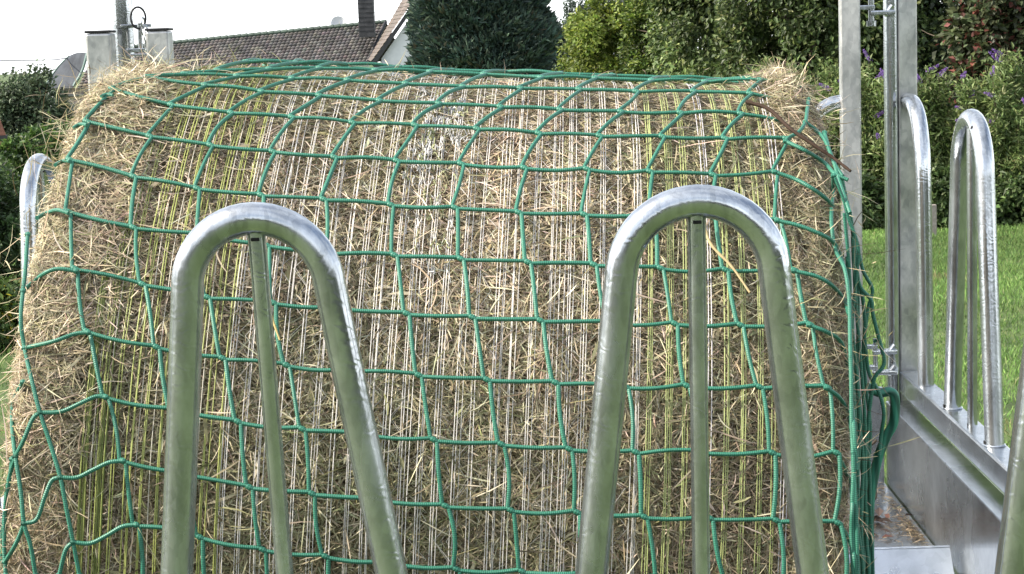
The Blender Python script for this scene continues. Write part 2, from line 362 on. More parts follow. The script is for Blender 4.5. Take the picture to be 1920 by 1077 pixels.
LEFT=[[[-0.7555,49.17,0.78],[-0.7528,50.98,0.78],[-0.7476,54.44,0.78],[-0.7462,56.45,0.78],[-0.7423,59.99,0.78],[-0.7333,63.0,0.7712],[-0.7127,66.8,0.7879],[-0.694,70.45,0.7915],[-0.6753,73.65,0.7911],[-0.6564,77.21,0.7926],[-0.6432,80.88,0.7931],[-0.6329,83.95,0.7927],[-0.6225,87.47,0.7911]],[[-0.668,54.24,0.7935],[-0.6947,54.12,0.7947],[-0.7156,54.45,0.7879],[-0.7398,54.62,0.7597],[-0.7462,56.45,0.78]],[[-0.6359,61.5,0.7949],[-0.6561,61.72,0.7939],[-0.6864,62.66,0.7937],[-0.7333,63.0,0.7712]],[[-0.5993,68.51,0.7927],[-0.6142,68.5,0.7929],[-0.6365,69.34,0.7944],[-0.6635,70.25,0.7918],[-0.694,70.45,0.7915]],[[-0.5661,75.2,0.7949],[-0.5863,75.43,0.7946],[-0.6093,76.28,0.7934],[-0.6323,77.14,0.7924],[-0.6564,77.21,0.7926]],[[-0.542,81.85,0.7917],[-0.5622,82.1,0.7919],[-0.585,83.13,0.7921],[-0.6079,83.99,0.7925],[-0.6329,83.95,0.7927]],[[-0.694,70.45,0.7915],[-0.7036,71.19,0.7935],[-0.7156,73.47,0.7878],[-0.7285,75.18,0.7764]],[[-0.6564,77.21,0.7926],[-0.6687,77.58,0.7922],[-0.6769,79.29,0.7945],[-0.6873,81.68,0.7933],[-0.7057,82.19,0.7933]],[[-0.6329,83.95,0.7927],[-0.6434,84.83,0.7932],[-0.6522,87.56,0.7915]],[[-0.7273,67.04,0.7788],[-0.7478,68.76,0.744],[-0.7425,71.83,0.7555],[-0.7285,75.18,0.7764],[-0.7144,78.86,0.7873],[-0.7057,82.19,0.7933],[-0.6951,84.41,0.7935],[-0.6865,87.66,0.792]],[[-0.7057,82.19,0.7933],[-0.7123,83.49,0.7894],[-0.723,85.04,0.7821],[-0.7422,86.97,0.7557]],[[-0.7285,75.18,0.7764],[-0.7416,77.84,0.7565],[-0.7469,80.9,0.7461],[-0.7451,85.11,0.7503],[-0.7388,88.38,0.7612]],[[-0.7352,75.46,0.7679],[-0.7441,79.66,0.7508],[-0.7546,84.21,0.726],[-0.7559,89.21,0.7223]],[[-0.6964,46.7,0.7936],[-0.7168,45.93,0.7868],[-0.7423,44.58,0.7557],[-0.7473,46.8,0.78]],[[-0.7166,38.29,0.7872],[-0.7363,36.56,0.7658],[-0.7409,38.46,0.78]],[[-0.706,31.99,0.7933],[-0.7229,30.78,0.7824],[-0.7319,31.37,0.78]],[[-0.6835,25.16,0.7941],[-0.6951,24.86,0.7934],[-0.702,25.53,0.7939]]]
RIGHT=[[[0.4233,29.48,0.7929],[0.4531,31.29,0.7928],[0.487,30.85,0.7674],[0.4981,34.33,0.78],[0.518,35.43,0.78]],[[0.4618,24.6,0.7919],[0.4817,24.28,0.7758],[0.4913,27.11,0.78],[0.4981,31.03,0.78],[0.5017,32.86,0.78],[0.5103,34.77,0.78]],[[0.4831,14.8,0.78],[0.4699,21.09,0.7874],[0.4618,24.6,0.7919],[0.4475,27.3,0.7936],[0.4301,28.7,0.7941],[0.4233,29.48,0.7929]],[[0.3996,35.81,0.7945],[0.4303,36.72,0.7924],[0.4538,38.21,0.794],[0.4792,38.59,0.7773],[0.4947,38.17,0.7545]],[[0.4959,34.74,0.78],[0.5011,34.1,0.7407],[0.4888,40.05,0.764],[0.4864,42.9,0.7678],[0.4904,45.8,0.7625],[0.4988,49.36,0.78],[0.5027,53.21,0.78],[0.5015,58.47,0.78],[0.5015,63.44,0.78],[0.5016,68.21,0.78],[0.5043,72.85,0.78],[0.5038,77.43,0.78],[0.5101,84.1,0.78]],[[0.3979,43.57,0.7926],[0.4318,44.31,0.7941],[0.4647,45.16,0.7896],[0.4857,45.03,0.7705],[0.502,45.14,0.7388],[0.4988,49.36,0.78]],[[0.4182,50.47,0.7926],[0.452,51.02,0.7921],[0.4781,51.5,0.7784],[0.5027,51.44,0.7365],[0.5015,55.23,0.78]],[[0.4387,57.11,0.7918],[0.4654,57.69,0.7877],[0.49,57.99,0.7635],[0.5043,59.63,0.7319],[0.5128,62.29,0.7055],[0.504,67.62,0.78],[0.509,72.83,0.78]],[[0.4629,64.18,0.7907],[0.4854,64.82,0.7707],[0.5044,65.91,0.7324],[0.5024,69.38,0.78],[0.506,73.99,0.78],[0.5107,79.12,0.78],[0.5148,84.09,0.78]],[[0.4794,71.05,0.7774],[0.4946,72.42,0.7533],[0.5125,73.96,0.7051],[0.5035,76.29,0.78],[0.5032,79.71,0.78],[0.5086,84.1,0.78]],[[0.4846,78.6,0.7711],[0.5055,80.18,0.7296],[0.5072,81.7,0.78],[0.5117,84.09,0.78]],[[0.4936,25.5,0.78],[0.4961,29.89,0.78],[0.5008,32.86,0.78],[0.503,35.21,0.78],[0.5092,38.49,0.78],[0.5147,41.1,0.78]]]
HANG=[[[0.454,3.02,-0.2219],[0.4637,3.02,-0.2558],[0.4717,3.02,-0.2855],[0.479,3.02,-0.311],[0.4829,3.02,-0.3365],[0.4809,3.02,-0.3788],[0.4768,3.02,-0.4468],[0.4794,3.02,-0.5325],[0.4853,3.02,-0.619],[0.4896,3.02,-0.706],[0.4871,3.02,-0.7934],[0.483,3.02,-0.8611]],[[0.4598,2.98,-0.2732],[0.4631,2.98,-0.3567],[0.468,2.98,-0.4408],[0.4747,2.98,-0.5255],[0.478,2.98,-0.6108],[0.4747,2.98,-0.6964],[0.4705,2.98,-0.7826],[0.4732,2.98,-0.8496]],[[0.4845,3.06,-0.3151],[0.4886,3.06,-0.4183],[0.4929,3.06,-0.505],[0.4988,3.06,-0.6099],[0.5014,3.06,-0.6979],[0.5013,3.06,-0.8042],[0.5033,3.06,-0.8729]],[[0.4746,3.1,-0.2237],[0.4876,3.1,-0.3018],[0.4957,3.1,-0.3541],[0.5021,3.1,-0.4022],[0.5174,3.1,-0.4245],[0.5232,3.1,-0.4509],[0.5341,3.1,-0.4951],[0.5399,3.1,-0.526],[0.5364,3.1,-0.5391],[0.5232,3.1,-0.5529],[0.5159,3.1,-0.5916],[0.5129,3.1,-0.6358],[0.506,3.1,-0.7248],[0.5035,3.1,-0.8146],[0.5037,3.1,-0.8841]],[[0.4917,3.12,-0.3737],[0.507,3.12,-0.4136],[0.5118,3.12,-0.4622],[0.5106,3.12,-0.4886],[0.513,3.12,-0.5152],[0.5205,3.12,-0.5509],[0.5351,3.12,-0.5825],[0.5427,3.12,-0.6139],[0.5389,3.12,-0.654],[0.5325,3.12,-0.6852]],[[0.5056,3.16,-0.3256],[0.5156,3.16,-0.379],[0.5225,3.16,-0.3969],[0.5293,3.16,-0.4194],[0.5256,3.16,-0.446],[0.5182,3.16,-0.477],[0.5161,3.16,-0.5128],[0.5209,3.16,-0.5758],[0.5255,3.16,-0.6482],[0.5194,3.16,-0.7389],[0.5118,3.16,-0.7936],[0.509,3.16,-0.9011]],[[0.4579,2.95,-0.4029],[0.4638,2.95,-0.4698],[0.4663,2.95,-0.5538],[0.4719,2.95,-0.6554],[0.4678,2.95,-0.7406],[0.4618,2.95,-0.8409]],[[0.4939,3.14,-0.3057],[0.4991,3.14,-0.3938],[0.5045,3.14,-0.4648],[0.5002,3.14,-0.5448],[0.5081,3.14,-0.6437],[0.5182,3.14,-0.6981],[0.5201,3.14,-0.7889],[0.5218,3.14,-0.8959]],[[0.4647,3.0,-0.3422],[0.4688,3.0,-0.4267],[0.4732,3.0,-0.4948],[0.4799,3.0,-0.5805],[0.4858,3.0,-0.6667],[0.4808,3.0,-0.7533],[0.4866,3.0,-0.8556]],[[0.5254,3.12,-0.4979],[0.5341,3.12,-0.4946],[0.5401,3.12,-0.5027]],[[0.522,3.2,-0.5966],[0.5381,3.2,-0.5998],[0.5578,3.2,-0.5977],[0.5703,3.2,-0.6008]],[[0.4649,2.96,-0.5218],[0.469,2.96,-0.6065],[0.4648,2.96,-0.6916],[0.4724,2.96,-0.7775],[0.4784,2.96,-0.8442]]]
ROPE=[[0.5265,3.2,-0.5867],[0.5488,3.2,-0.5974],[0.565,3.2,-0.596],[0.5739,3.2,-0.6073],[0.5718,3.2,-0.6484],[0.559,3.2,-0.6737],[0.5443,3.2,-0.7119],[0.533,3.2,-0.767],[0.529,3.2,-0.8086],[0.529,3.2,-0.9129]]
STICK=[[0.3654,22.25,0.7937],[0.4004,24.2,0.7943],[0.4301,28.7,0.7941],[0.4706,31.6,0.7872],[0.4957,32.89,0.78],[0.52,35.23,0.78]]
STALKS=[[[0.2817,44.54,0.7936],[0.2925,47.59,0.7919],[0.3241,50.59,0.7927],[0.3497,53.77,0.7942]],[[-0.3717,57.35,0.795],[-0.3633,59.14,0.7924],[-0.3492,61.54,0.7915]]]
# ------------------------------------------------------------------ ground
def ground_z(x, y):
    return -0.02 * np.maximum(0, y - 24) + 0.03 * snoise(x, y, 3, 0.35, 3) * np.clip((np.hypot(x, y - 4) - 4) / 4, 0, 1)
def make_ground():
    xs = np.concatenate([[-900, -400, -150], np.arange(-60, 61, 1.5), [150, 400, 900]])
    ys = np.concatenate([[-900, -300, -80], np.arange(-30, 140, 1.5), [200, 400, 900]])
    X, Y = np.meshgrid(xs, ys, indexing='ij')
    V = np.stack([X, Y, ground_z(X, np.minimum(Y, 160))], -1).reshape(-1, 3)
    n, m = len(xs), len(ys)
    i, j = np.meshgrid(np.arange(n - 1), np.arange(m - 1), indexing='ij'); k = (i * m + j).ravel()
    mat = plain('meadow', [(0.035, 0.055, 0.018), (0.065, 0.10, 0.030), (0.11, 0.14, 0.05)], 1.7, 0.9, 0.5)
    g = MB().add(V, np.stack([k, k + m, k + m + 1, k + 1], 1)).build('ground', mat)
    meta(g, 'green meadow around and behind the feeder trailer', 'ground', kind='structure')
make_ground()

def make_grass():
    mb = MB()
    for (x0, x1, y0, y1, n) in ((1.5, 7.2, 6.5, 21.6, 120000), (-9.5, -1.7, 7.5, 24, 80000)):
        x = rng.uniform(x0, x1, n); y = y0 + (y1 - y0) * rng.uniform(0, 1, n) ** 0.8
        P = np.stack([x, y, ground_z(x, y) + 0.02], 1)
        hgt = rng.uniform(0.025, 0.06, n) * (1 + 0.5 * snoise(x, y, 5, 1.6, 3))
        D = np.stack([rng.normal(0, 0.45, n), rng.normal(0, 0.45, n), np.ones(n)], 1)
        t = np.clip(0.5 + 0.5 * snoise(x, y, 9, 1.3, 4), 0, 1)[:, None]
        dead = (snoise(x, y, 19, 1.9, 3) > 0.95) & (rng.random(n) < 0.5)
        c = pick(n, [(0.115, 0.205, 0.05), (0.155, 0.245, 0.07), (0.08, 0.15, 0.04), (0.24, 0.27, 0.12)], [4, 3, 2, 0.5]) * (0.65 + 0.75 * t)
        c[dead] = pick(int(dead.sum()), [(0.24, 0.21, 0.11), (0.17, 0.17, 0.07)], [1, 1])
        ribbons(mb, P + D * hgt[:, None] * 0.4, D, hgt * 1.2, rng.uniform(0.004, 0.009, n), rng.normal(0, 1, (n, 3)), rng.normal(0, 0.18, n), c, 3)
    meta(mb.build('grass', MAT['grass']), 'short lawn grass growing in the meadow', 'grass', kind='stuff')
make_grass()

# ------------------------------------------------------------------ feeder trailer
def z(v): return v + H                       # heights below are measured from the eye
RT, RB = z(-1.036), z(-1.105)                # top and bottom of the rail that carries the hoops
XL, XR, YF, YB = -1.31, 1.107, 2.45, 5.95
TR = empty('feeder_trailer', ((XL + XR) / 2, (YF + YB) / 2, 0), 'galvanised hay feeder trailer with arched tube hoops round the big bale', 'feeder trailer')

def hoop_path(c, along, half_top, half_base, apex, lean=0.0):
    """centre line of an upside-down U with splayed legs; along is a unit vector in plan"""
    zc = apex - 0.0213 - half_top
    slope = (half_base - half_top) / (zc - RT)
    th = math.atan(slope)
    pts = []
    for t in np.linspace(0, 1, 10):
        zz = RT + (zc - RT) * t
        pts.append((-(half_base + (half_top - half_base) * t), zz))
    pts.pop()
    for a in np.linspace(math.pi - th * 0.4, th * 0.4, 25):
        pts.append((half_top * math.cos(a), zc + half_top * math.sin(a)))
    for t in np.linspace(1, 0, 10)[1:]:
        pts.append((half_base + (half_top - half_base) * t, RT + (zc - RT) * t))
    c = np.array(c); al = np.array([*along, 0.0])
    pts = [(s + lean * (1 - (h - RT) / (zc - RT)), h) for s, h in pts]      # legs set slightly off the arch
    return np.array([[c[0], c[1], 0] + al * s + np.array([0, 0, h]) for s, h in pts]), zc + half_top

def add_hoop(c, along, half_top, half_base, apex, holes=(), face=(0, -1, 0), R=0.0213, lean=0.0):
    P, top = hoop_path(c, along, half_top, half_base, apex, lean)
    h = tube(MB(), P, R, 28).build('hoop', MAT['tube'], TR)
    al = np.array([*along, 0.0]); b0 = np.array([c[0], c[1], RT]) + al * lean; b1 = np.array([c[0], c[1], top - 0.008]) + al * 0
    mb = MB(); tube(mb, [b0 + (b1 - b0) * t for t in np.linspace(0, 1, 8)], R * 0.555, 18)
    mb.build('hoop_bar', MAT['tube'], h)
    f = np.array(face, float)
    def hole(): hb.build('drain_hole', MAT['hole'], h); return MB()
    hb = MB(); q = np.array([c[0], c[1], top - 0.026]) + f * 0.0108
    box(hb, q - (np.abs(al) * 0.0055 + np.abs(f) * 0.0022 + np.array([0, 0, 0.0022])), q + (np.abs(al) * 0.0055 + np.abs(f) * 0.0022 + np.array([0, 0, 0.0022])), 0.0008); hb = hole()
    for s in (-1, 1):                          # vent slots where the legs meet the rail
        q = np.array([c[0], c[1], RT]) + al * (s * (half_base - 0.004) + lean) + f * (R - 0.001)
        box(hb, q - (np.abs(al) * 0.007 + np.abs(f) * 0.003), q + (np.abs(al) * 0.007 + np.abs(f) * 0.003 + np.array([0, 0, 0.012])), 0.001); hb = hole()
    q = b0 + f * 0.0115
    box(hb, q - (np.abs(al) * 0.005 + np.abs(f) * 0.002), q + (np.abs(al) * 0.005 + np.abs(f) * 0.002 + np.array([0, 0, 0.008])), 0.001); hb = hole()
    for a in holes:                            # drilled drain holes on the arch
        zc = apex - 0.0213 - half_top
        cc = np.array([c[0], c[1], zc]) + al * half_top * math.cos(a) + np.array([0, 0, half_top * math.sin(a)])
        rad = al * math.cos(a) + np.array([0, 0, math.sin(a)])
        d = nrm(f * 0.9 + rad * 0.45)
        tube(hb, [cc + d * (R - 0.001), cc + d * (R + 0.0004)], 0.0048, 10); hb = hole()
    # weld beads at the feet
    for s in (-half_base, half_base):
        w = MB(); q = np.array([c[0], c[1], RT + 0.002]) + al * (s + lean)
        ang = np.linspace(0, 2 * math.pi, 22)
        tube(w, [q + np.array([math.cos(t), math.sin(t), 0]) * (R + 0.0012) for t in ang], 0.003 + 0.0006 * np.sin(ang * 7), 6, cap=False)
        w.build('weld_bead', MAT['tube'], h)
    return h

for cx, ap, ht, hb_, ln in ((-0.93, -0.188, 0.094, 0.187, 0.02), (-0.3765, -0.186, 0.092, 0.188, 0.028), (0.1885, -0.181, 0.0985, 0.185, -0.005), (0.735, -0.181, 0.096, 0.187, 0.0)):
    add_hoop((cx, YF), (1, 0), ht, hb_, z(ap), lean=ln)
for cy, holes in ((5.03, (2.2, 0.95)), (4.10, ()), (3.17, ())):
    add_hoop((XR, cy), (0, -1), 0.155, 0.252, z(-0.199), holes, face=(-1, 0, 0), R=0.0240)
def bent_tube(P, hole_at):
    t = tube(MB(), smooth_path(P, 8), 0.0240, 26).build('bent_tube', MAT['tube'], TR)
    m = MB(); tube(m, [hole_at, hole_at + np.array([-0.0012, -0.0008, 0.0004])], 0.0048, 10); m.build('drain_hole', MAT['hole'], t)
    return t
# quarter arches that run from the rail up into the rear posts
bent_tube([(XR, 5.655, RT), (XR, 5.668, z(-0.70)), (XR, 5.682, z(-0.42)), (XR, 5.705, z(-0.32)), (XR, 5.755, z(-0.245)), (XR, 5.83, z(-0.207)), (XR, 5.91, z(-0.20))], np.array([XR - 0.019, 5.742, z(-0.247)]))
for cy in (5.75, 4.93, 4.1, 3.24):
    add_hoop((XL, cy), (0, -1), 0.13, 0.235, z(-0.232), (), face=(1, 0, 0), R=0.0213)
for cx in (0.385, -0.17, -0.725):
    add_hoop((cx, YB), (1, 0), 0.088, 0.193, z(-0.19))
tube(MB(), smooth_path([(0.905, 5.90, z(-0.196)), (0.865, 5.90, z(-0.205)), (0.825, 5.90, z(-0.235)), (0.795, 5.90, z(-0.29)), (0.782, 5.90, z(-0.40)), (0.765, 5.90, z(-0.75)), (0.75, 5.90, RT)], 8), 0.0213, 24).build('gate_tube', MAT['tube'], TR)

def rail(name, lo, hi):
    box(MB(), lo, hi, 0.006).build(name, MAT['sheet'], TR)
rail('rail', (XL - 0.035, YF - 0.0345, RB), (XR + 0.035, YF + 0.0345, RT))
rail('rail', (XR - 0.033, YF + 0.037, RB), (XR + 0.033, YB - 0.04, RT))
rail('rail', (XL - 0.033, YF + 0.037, RB), (XL + 0.033, YB - 0.04, RT))
rail('rail', (XL + 0.10, YB - 0.033, RB), (XR - 0.12, YB + 0.033, RT))

# side sheets with a folded top flange, seen on the inside
PT, FL = z(-1.132), z(-1.60)
for sx, xi in ((1, XR - 0.077), (-1, XL + 0.077)):
    m = MB()
    box(m, (xi, YF + 0.04, FL - 0.05), (xi + sx * 0.004, YB - 0.05, PT), 0.001)
    box(m, (xi, YF + 0.04, PT), (xi + sx * 0.068, YB - 0.05, PT + 0.004), 0.0018)
    box(m, (xi + sx * 0.064, YF + 0.04, PT - 0.05), (xi + sx * 0.068, YB - 0.05, PT), 0.001)
    m.build('side_panel', MAT['sheet'], TR)
m = MB(); box(m, (XL + 0.082, YF + 0.01, FL - 0.05), (XR - 0.082, YF + 0.014, PT), 0.001); m.build('front_panel', MAT['sheet'], TR)
m = MB()
box(m, (XL + 0.082, YB - 0.045, FL - 0.05), (XR - 0.082, YB - 0.041, z(-1.09)), 0.001)
box(m, (XL + 0.082, YB - 0.041, z(-1.094)), (XR - 0.082, YB - 0.005, z(-1.09)), 0.001)
m.build('rear_panel', MAT['sheet'], TR)
# tray: deep trough, sloping plate, raised rear deck
m = MB(); box(m, (XL + 0.082, YF + 0.016, FL - 0.012), (XR - 0.082, 4.66, FL - 0.004), 0.001); m.build('tray_floor', MAT['sheet'], TR)
m = MB()
box(m, (XL + 0.082, 4.86, z(-1.394)), (XR - 0.0825, YB - 0.047, z(-1.388)), 0.001)
m.build('rear_deck', MAT['sheet'], TR)
m = MB()
prism(m, [(XL + 0.082, 4.84, z(-1.312)), (1.006, 4.84, z(-1.312)), (1.015, 4.62, FL), (XL + 0.082, 4.62, FL)], (0, 0.004, -0.003))
box(m, (XL + 0.082, 4.842, z(-1.392)), (1.004, 4.846, z(-1.312)), 0.001)
tube(m, [(XL + 0.082, 4.842, z(-1.312)), (1.006, 4.842, z(-1.312))], 0.004, 10)
m.build('deck_plate', MAT['sheet'], TR)
# chassis and corner legs down to the grass
m = MB()
for x in (XL + 0.35, XR - 0.35): box(m, (x - 0.05, YF + 0.02, FL - 0.16), (x + 0.05, YB - 0.02, FL - 0.055), 0.006)
m.build('chassis', MAT['post'], TR)
for x in (XL, XR):
    m = MB(); box(m, (x - 0.04, YF - 0.03, 0.0), (x + 0.04, YF + 0.03, RB), 0.006); m.build('leg', MAT['post'], TR)
    m = MB(); box(m, (x - 0.04, YB + 0.04, 0.0), (x + 0.04, YB + 0.10, RB), 0.006); m.build('leg', MAT['post'], TR)

# rear right: corner post, round stile and the gate post
m = MB(); box(m, (1.080, 5.925, FL), (1.139, 6.015, z(0.62)), 0.006); m.build('corner_post', MAT['post'], TR)
m = MB(); tube(m, [(1.060, 5.93, FL - 0.05), (1.060, 5.93, z(0.6))], 0.0195, 20)
box(m, (1.046, 5.935, FL), (1.0795, 5.985, z(0.6)), 0.004); m.build('stile', MAT['tube'], TR)
m = MB(); box(m, (0.898, 5.86, FL - 0.0), (0.958, 5.925, z(0.63)), 0.005, rot=rotz(math.radians(-4))); m.build('gate_post', MAT['post'], TR)
def hinge_bits(m, zz):
    box(m, (0.955, 5.885, zz - 0.007), (1.005, 5.905, zz + 0.007), 0.003)
    box(m, (0.990, 5.880, zz - 0.024), (1.066, 5.915, zz - 0.010), 0.004)
    tube(m, [(1.035, 5.895, zz - 0.026), (1.058, 5.893, zz + 0.004)], 0.0075, 10)
m = MB(); hinge_bits(m, z(0.085)); tube(m, [(0.995, 5.895, z(0.13)), (0.995, 5.895, z(0.03))], 0.009, 12)
tube(m, [(0.995, 5.895, z(0.045)), (0.995, 5.895, z(0.028))], 0.015, 6)
m.build('hinge', MAT['tube'], TR)
m = MB(); hinge_bits(m, z(-0.955)); hinge_bits(m, z(-1.02)); tube(m, [(0.998, 5.893, z(-0.93)), (0.998, 5.893, z(-1.05))], 0.008, 12)
m.build('hinge', MAT['tube'], TR)
# rear left: two capped square posts and a round pole with its clamp
for (x0, x1, y0, zt) in ((-1.402, -1.324, 5.90, z(0.083)), (-1.227, -1.155, 5.95, z(0.085))):
    m = MB(); box(m, (x0, y0, FL), (x1, y0 + 0.075, zt), 0.007); b = m.build('square_post', MAT['post'], TR)
    m = MB(); box(m, (x0 - 0.002, y0 - 0.002, zt + 0.001), (x1 + 0.002, y0 + 0.077, zt + 0.009), 0.003); m.build('post_cap', MAT['dark'], b)
m = MB(); tube(m, [(-1.318, 6.06, FL), (-1.318, 6.06, z(0.62))], 0.032, 24); m.build('round_pole', MAT['tube'], TR)
m = MB()
tube(m, [(-1.318, 6.06, z(0.098)), (-1.318, 6.06, z(0.108))], 0.038, 24)
box(m, (-1.318, 6.018, z(0.099)), (-1.222, 6.030, z(0.109)), 0.002)
box(m, (-1.300, 6.010, z(0.022)), (-1.205, 6.024, z(0.034)), 0.002)
box(m, (-1.290, 6.005, z(0.010)), (-1.235, 6.018, z(0.018)), 0.002)
tube(m, [(-1.258, 6.022, z(0.022)), (-1.258, 6.022, z(0.112))], 0.0075, 12)
m.build('clamp', MAT['tube'], TR)

# chain with its ring, slung over the clamp plate
CHX, CHY = -1.238, 6.004
CH = empty('chain', (CHX, CHY, z(0.03)), 'short steel chain with a big ring hanging between the two capped square posts', 'chain')
m = MB(); a = np.linspace(0, 2 * math.pi, 30)
tube(m, np.stack([CHX - 0.019 + 0.022 * np.cos(a), CHY + 0.006 * np.cos(a), z(0.128) + 0.033 * np.sin(a)], 1), 0.0035, 8, cap=False); m.build('ring', MAT['dark'], CH)
for k in range(8):
    m = MB(); c = np.array([CHX - 0.004 + 0.0035 * k, CHY - 0.004, z(0.112) - 0.0235 * k])
    s1, s2 = (0.009, 0.002) if k % 2 else (0.003, 0.009)
    tube(m, np.stack([c[0] + s1 * np.cos(a), c[1] + s2 * np.cos(a), c[2] + 0.0165 * np.sin(a)], 1), 0.0027, 8, cap=False)
    m.build('link', MAT['tube'], CH)

# ------------------------------------------------------------------ hay bale
BC = np.array(BALE_C) + np.array([0, 0, H]); BA, B1, B2 = np.array(BALE_A), np.array(BALE_E1), np.array(BALE_E2)
RB0, UL, UR = 0.764, -0.704, 0.456
def bpt(u, th, r):
    u, th, r = np.broadcast_arrays(np.asarray(u, float), np.asarray(th, float), np.asarray(r, float))
    return BC + u[..., None] * BA + r[..., None] * (np.cos(th)[..., None] * B1 + np.sin(th)[..., None] * B2)
def sstep(a, b, x):
    t = np.clip((x - a) / (b - a), 0, 1); return t * t * (3 - 2 * t)
def endw(u): return np.maximum(sstep(-0.60, -0.66, u), sstep(0.375, 0.43, u))
def disp(u, th):
    w = endw(u)
    d = 0.005 * snoise(u, th * 0.76, 11, 9, 3) + w * (0.003 + 0.009 * snoise(u, th * 0.76, 12, 16, 3))
    d = d + 0.013 * np.exp(-((u - 0.44) / 0.045) ** 2 - ((th - 0.10) / 0.22) ** 2) + -0.014 * sstep(-0.56, -0.64, u) * np.exp(-(th / 0.20) ** 2)
    return d
def flat(V):
    lim = z(-1.600); low = sstep(z(-1.25), z(-1.52), V[..., 2])
    V = V.copy(); V[..., 2] = np.where(low > 0.999, lim, V[..., 2] * (1 - low) + np.maximum(lim, V[..., 2]) * low)
    V[..., 2] = np.maximum(V[..., 2], lim); return V
BALE = empty('hay_bale', (BC[0], BC[1], z(-1.60)), 'big round hay bale lying on its side in the feeder under the green net', 'hay bale')
def bale_core():
    us, rs = [], []
    for ps in np.linspace(0, 1, 8): us.append(UL - 0.052); rs.append((RB0 - 0.075) * ps)
    for ps in np.linspace(80, 10, 7): us.append(UL - 0.052 * math.sin(math.radians(ps))); rs.append(RB0 - 0.075 * (1 - math.cos(math.radians(ps))))
    for u in np.linspace(UL, UR, 90): us.append(u); rs.append(RB0)
    for ps in np.linspace(10, 80, 7): us.append(UR + 0.052 * math.sin(math.radians(ps))); rs.append(RB0 - 0.075 * (1 - math.cos(math.radians(ps))))
    for ps in np.linspace(1, 0, 8): us.append(UR + 0.052); rs.append((RB0 - 0.075) * ps)
    us, rs = np.array(us), np.array(rs) - 0.014
    th = np.linspace(0, 2 * math.pi, 241)
    U, T = np.meshgrid(us, th, indexing='ij')
    rr = rs[:, None] + disp(U, np.where(T > math.pi, T - 2 * math.pi, T)) * (rs / RB0)[:, None] ** 2
    V = flat(bpt(U, T, rr))
    n, m = U.shape; i, j = np.meshgrid(np.arange(n - 1), np.arange(m - 1), indexing='ij'); k = (i * m + j).ravel()
    MB().add(V.reshape(-1, 3), np.stack([k, k + 1, k + m + 1, k + m], 1)).build('hay_core', MAT['haycore'], BALE)
bale_core()

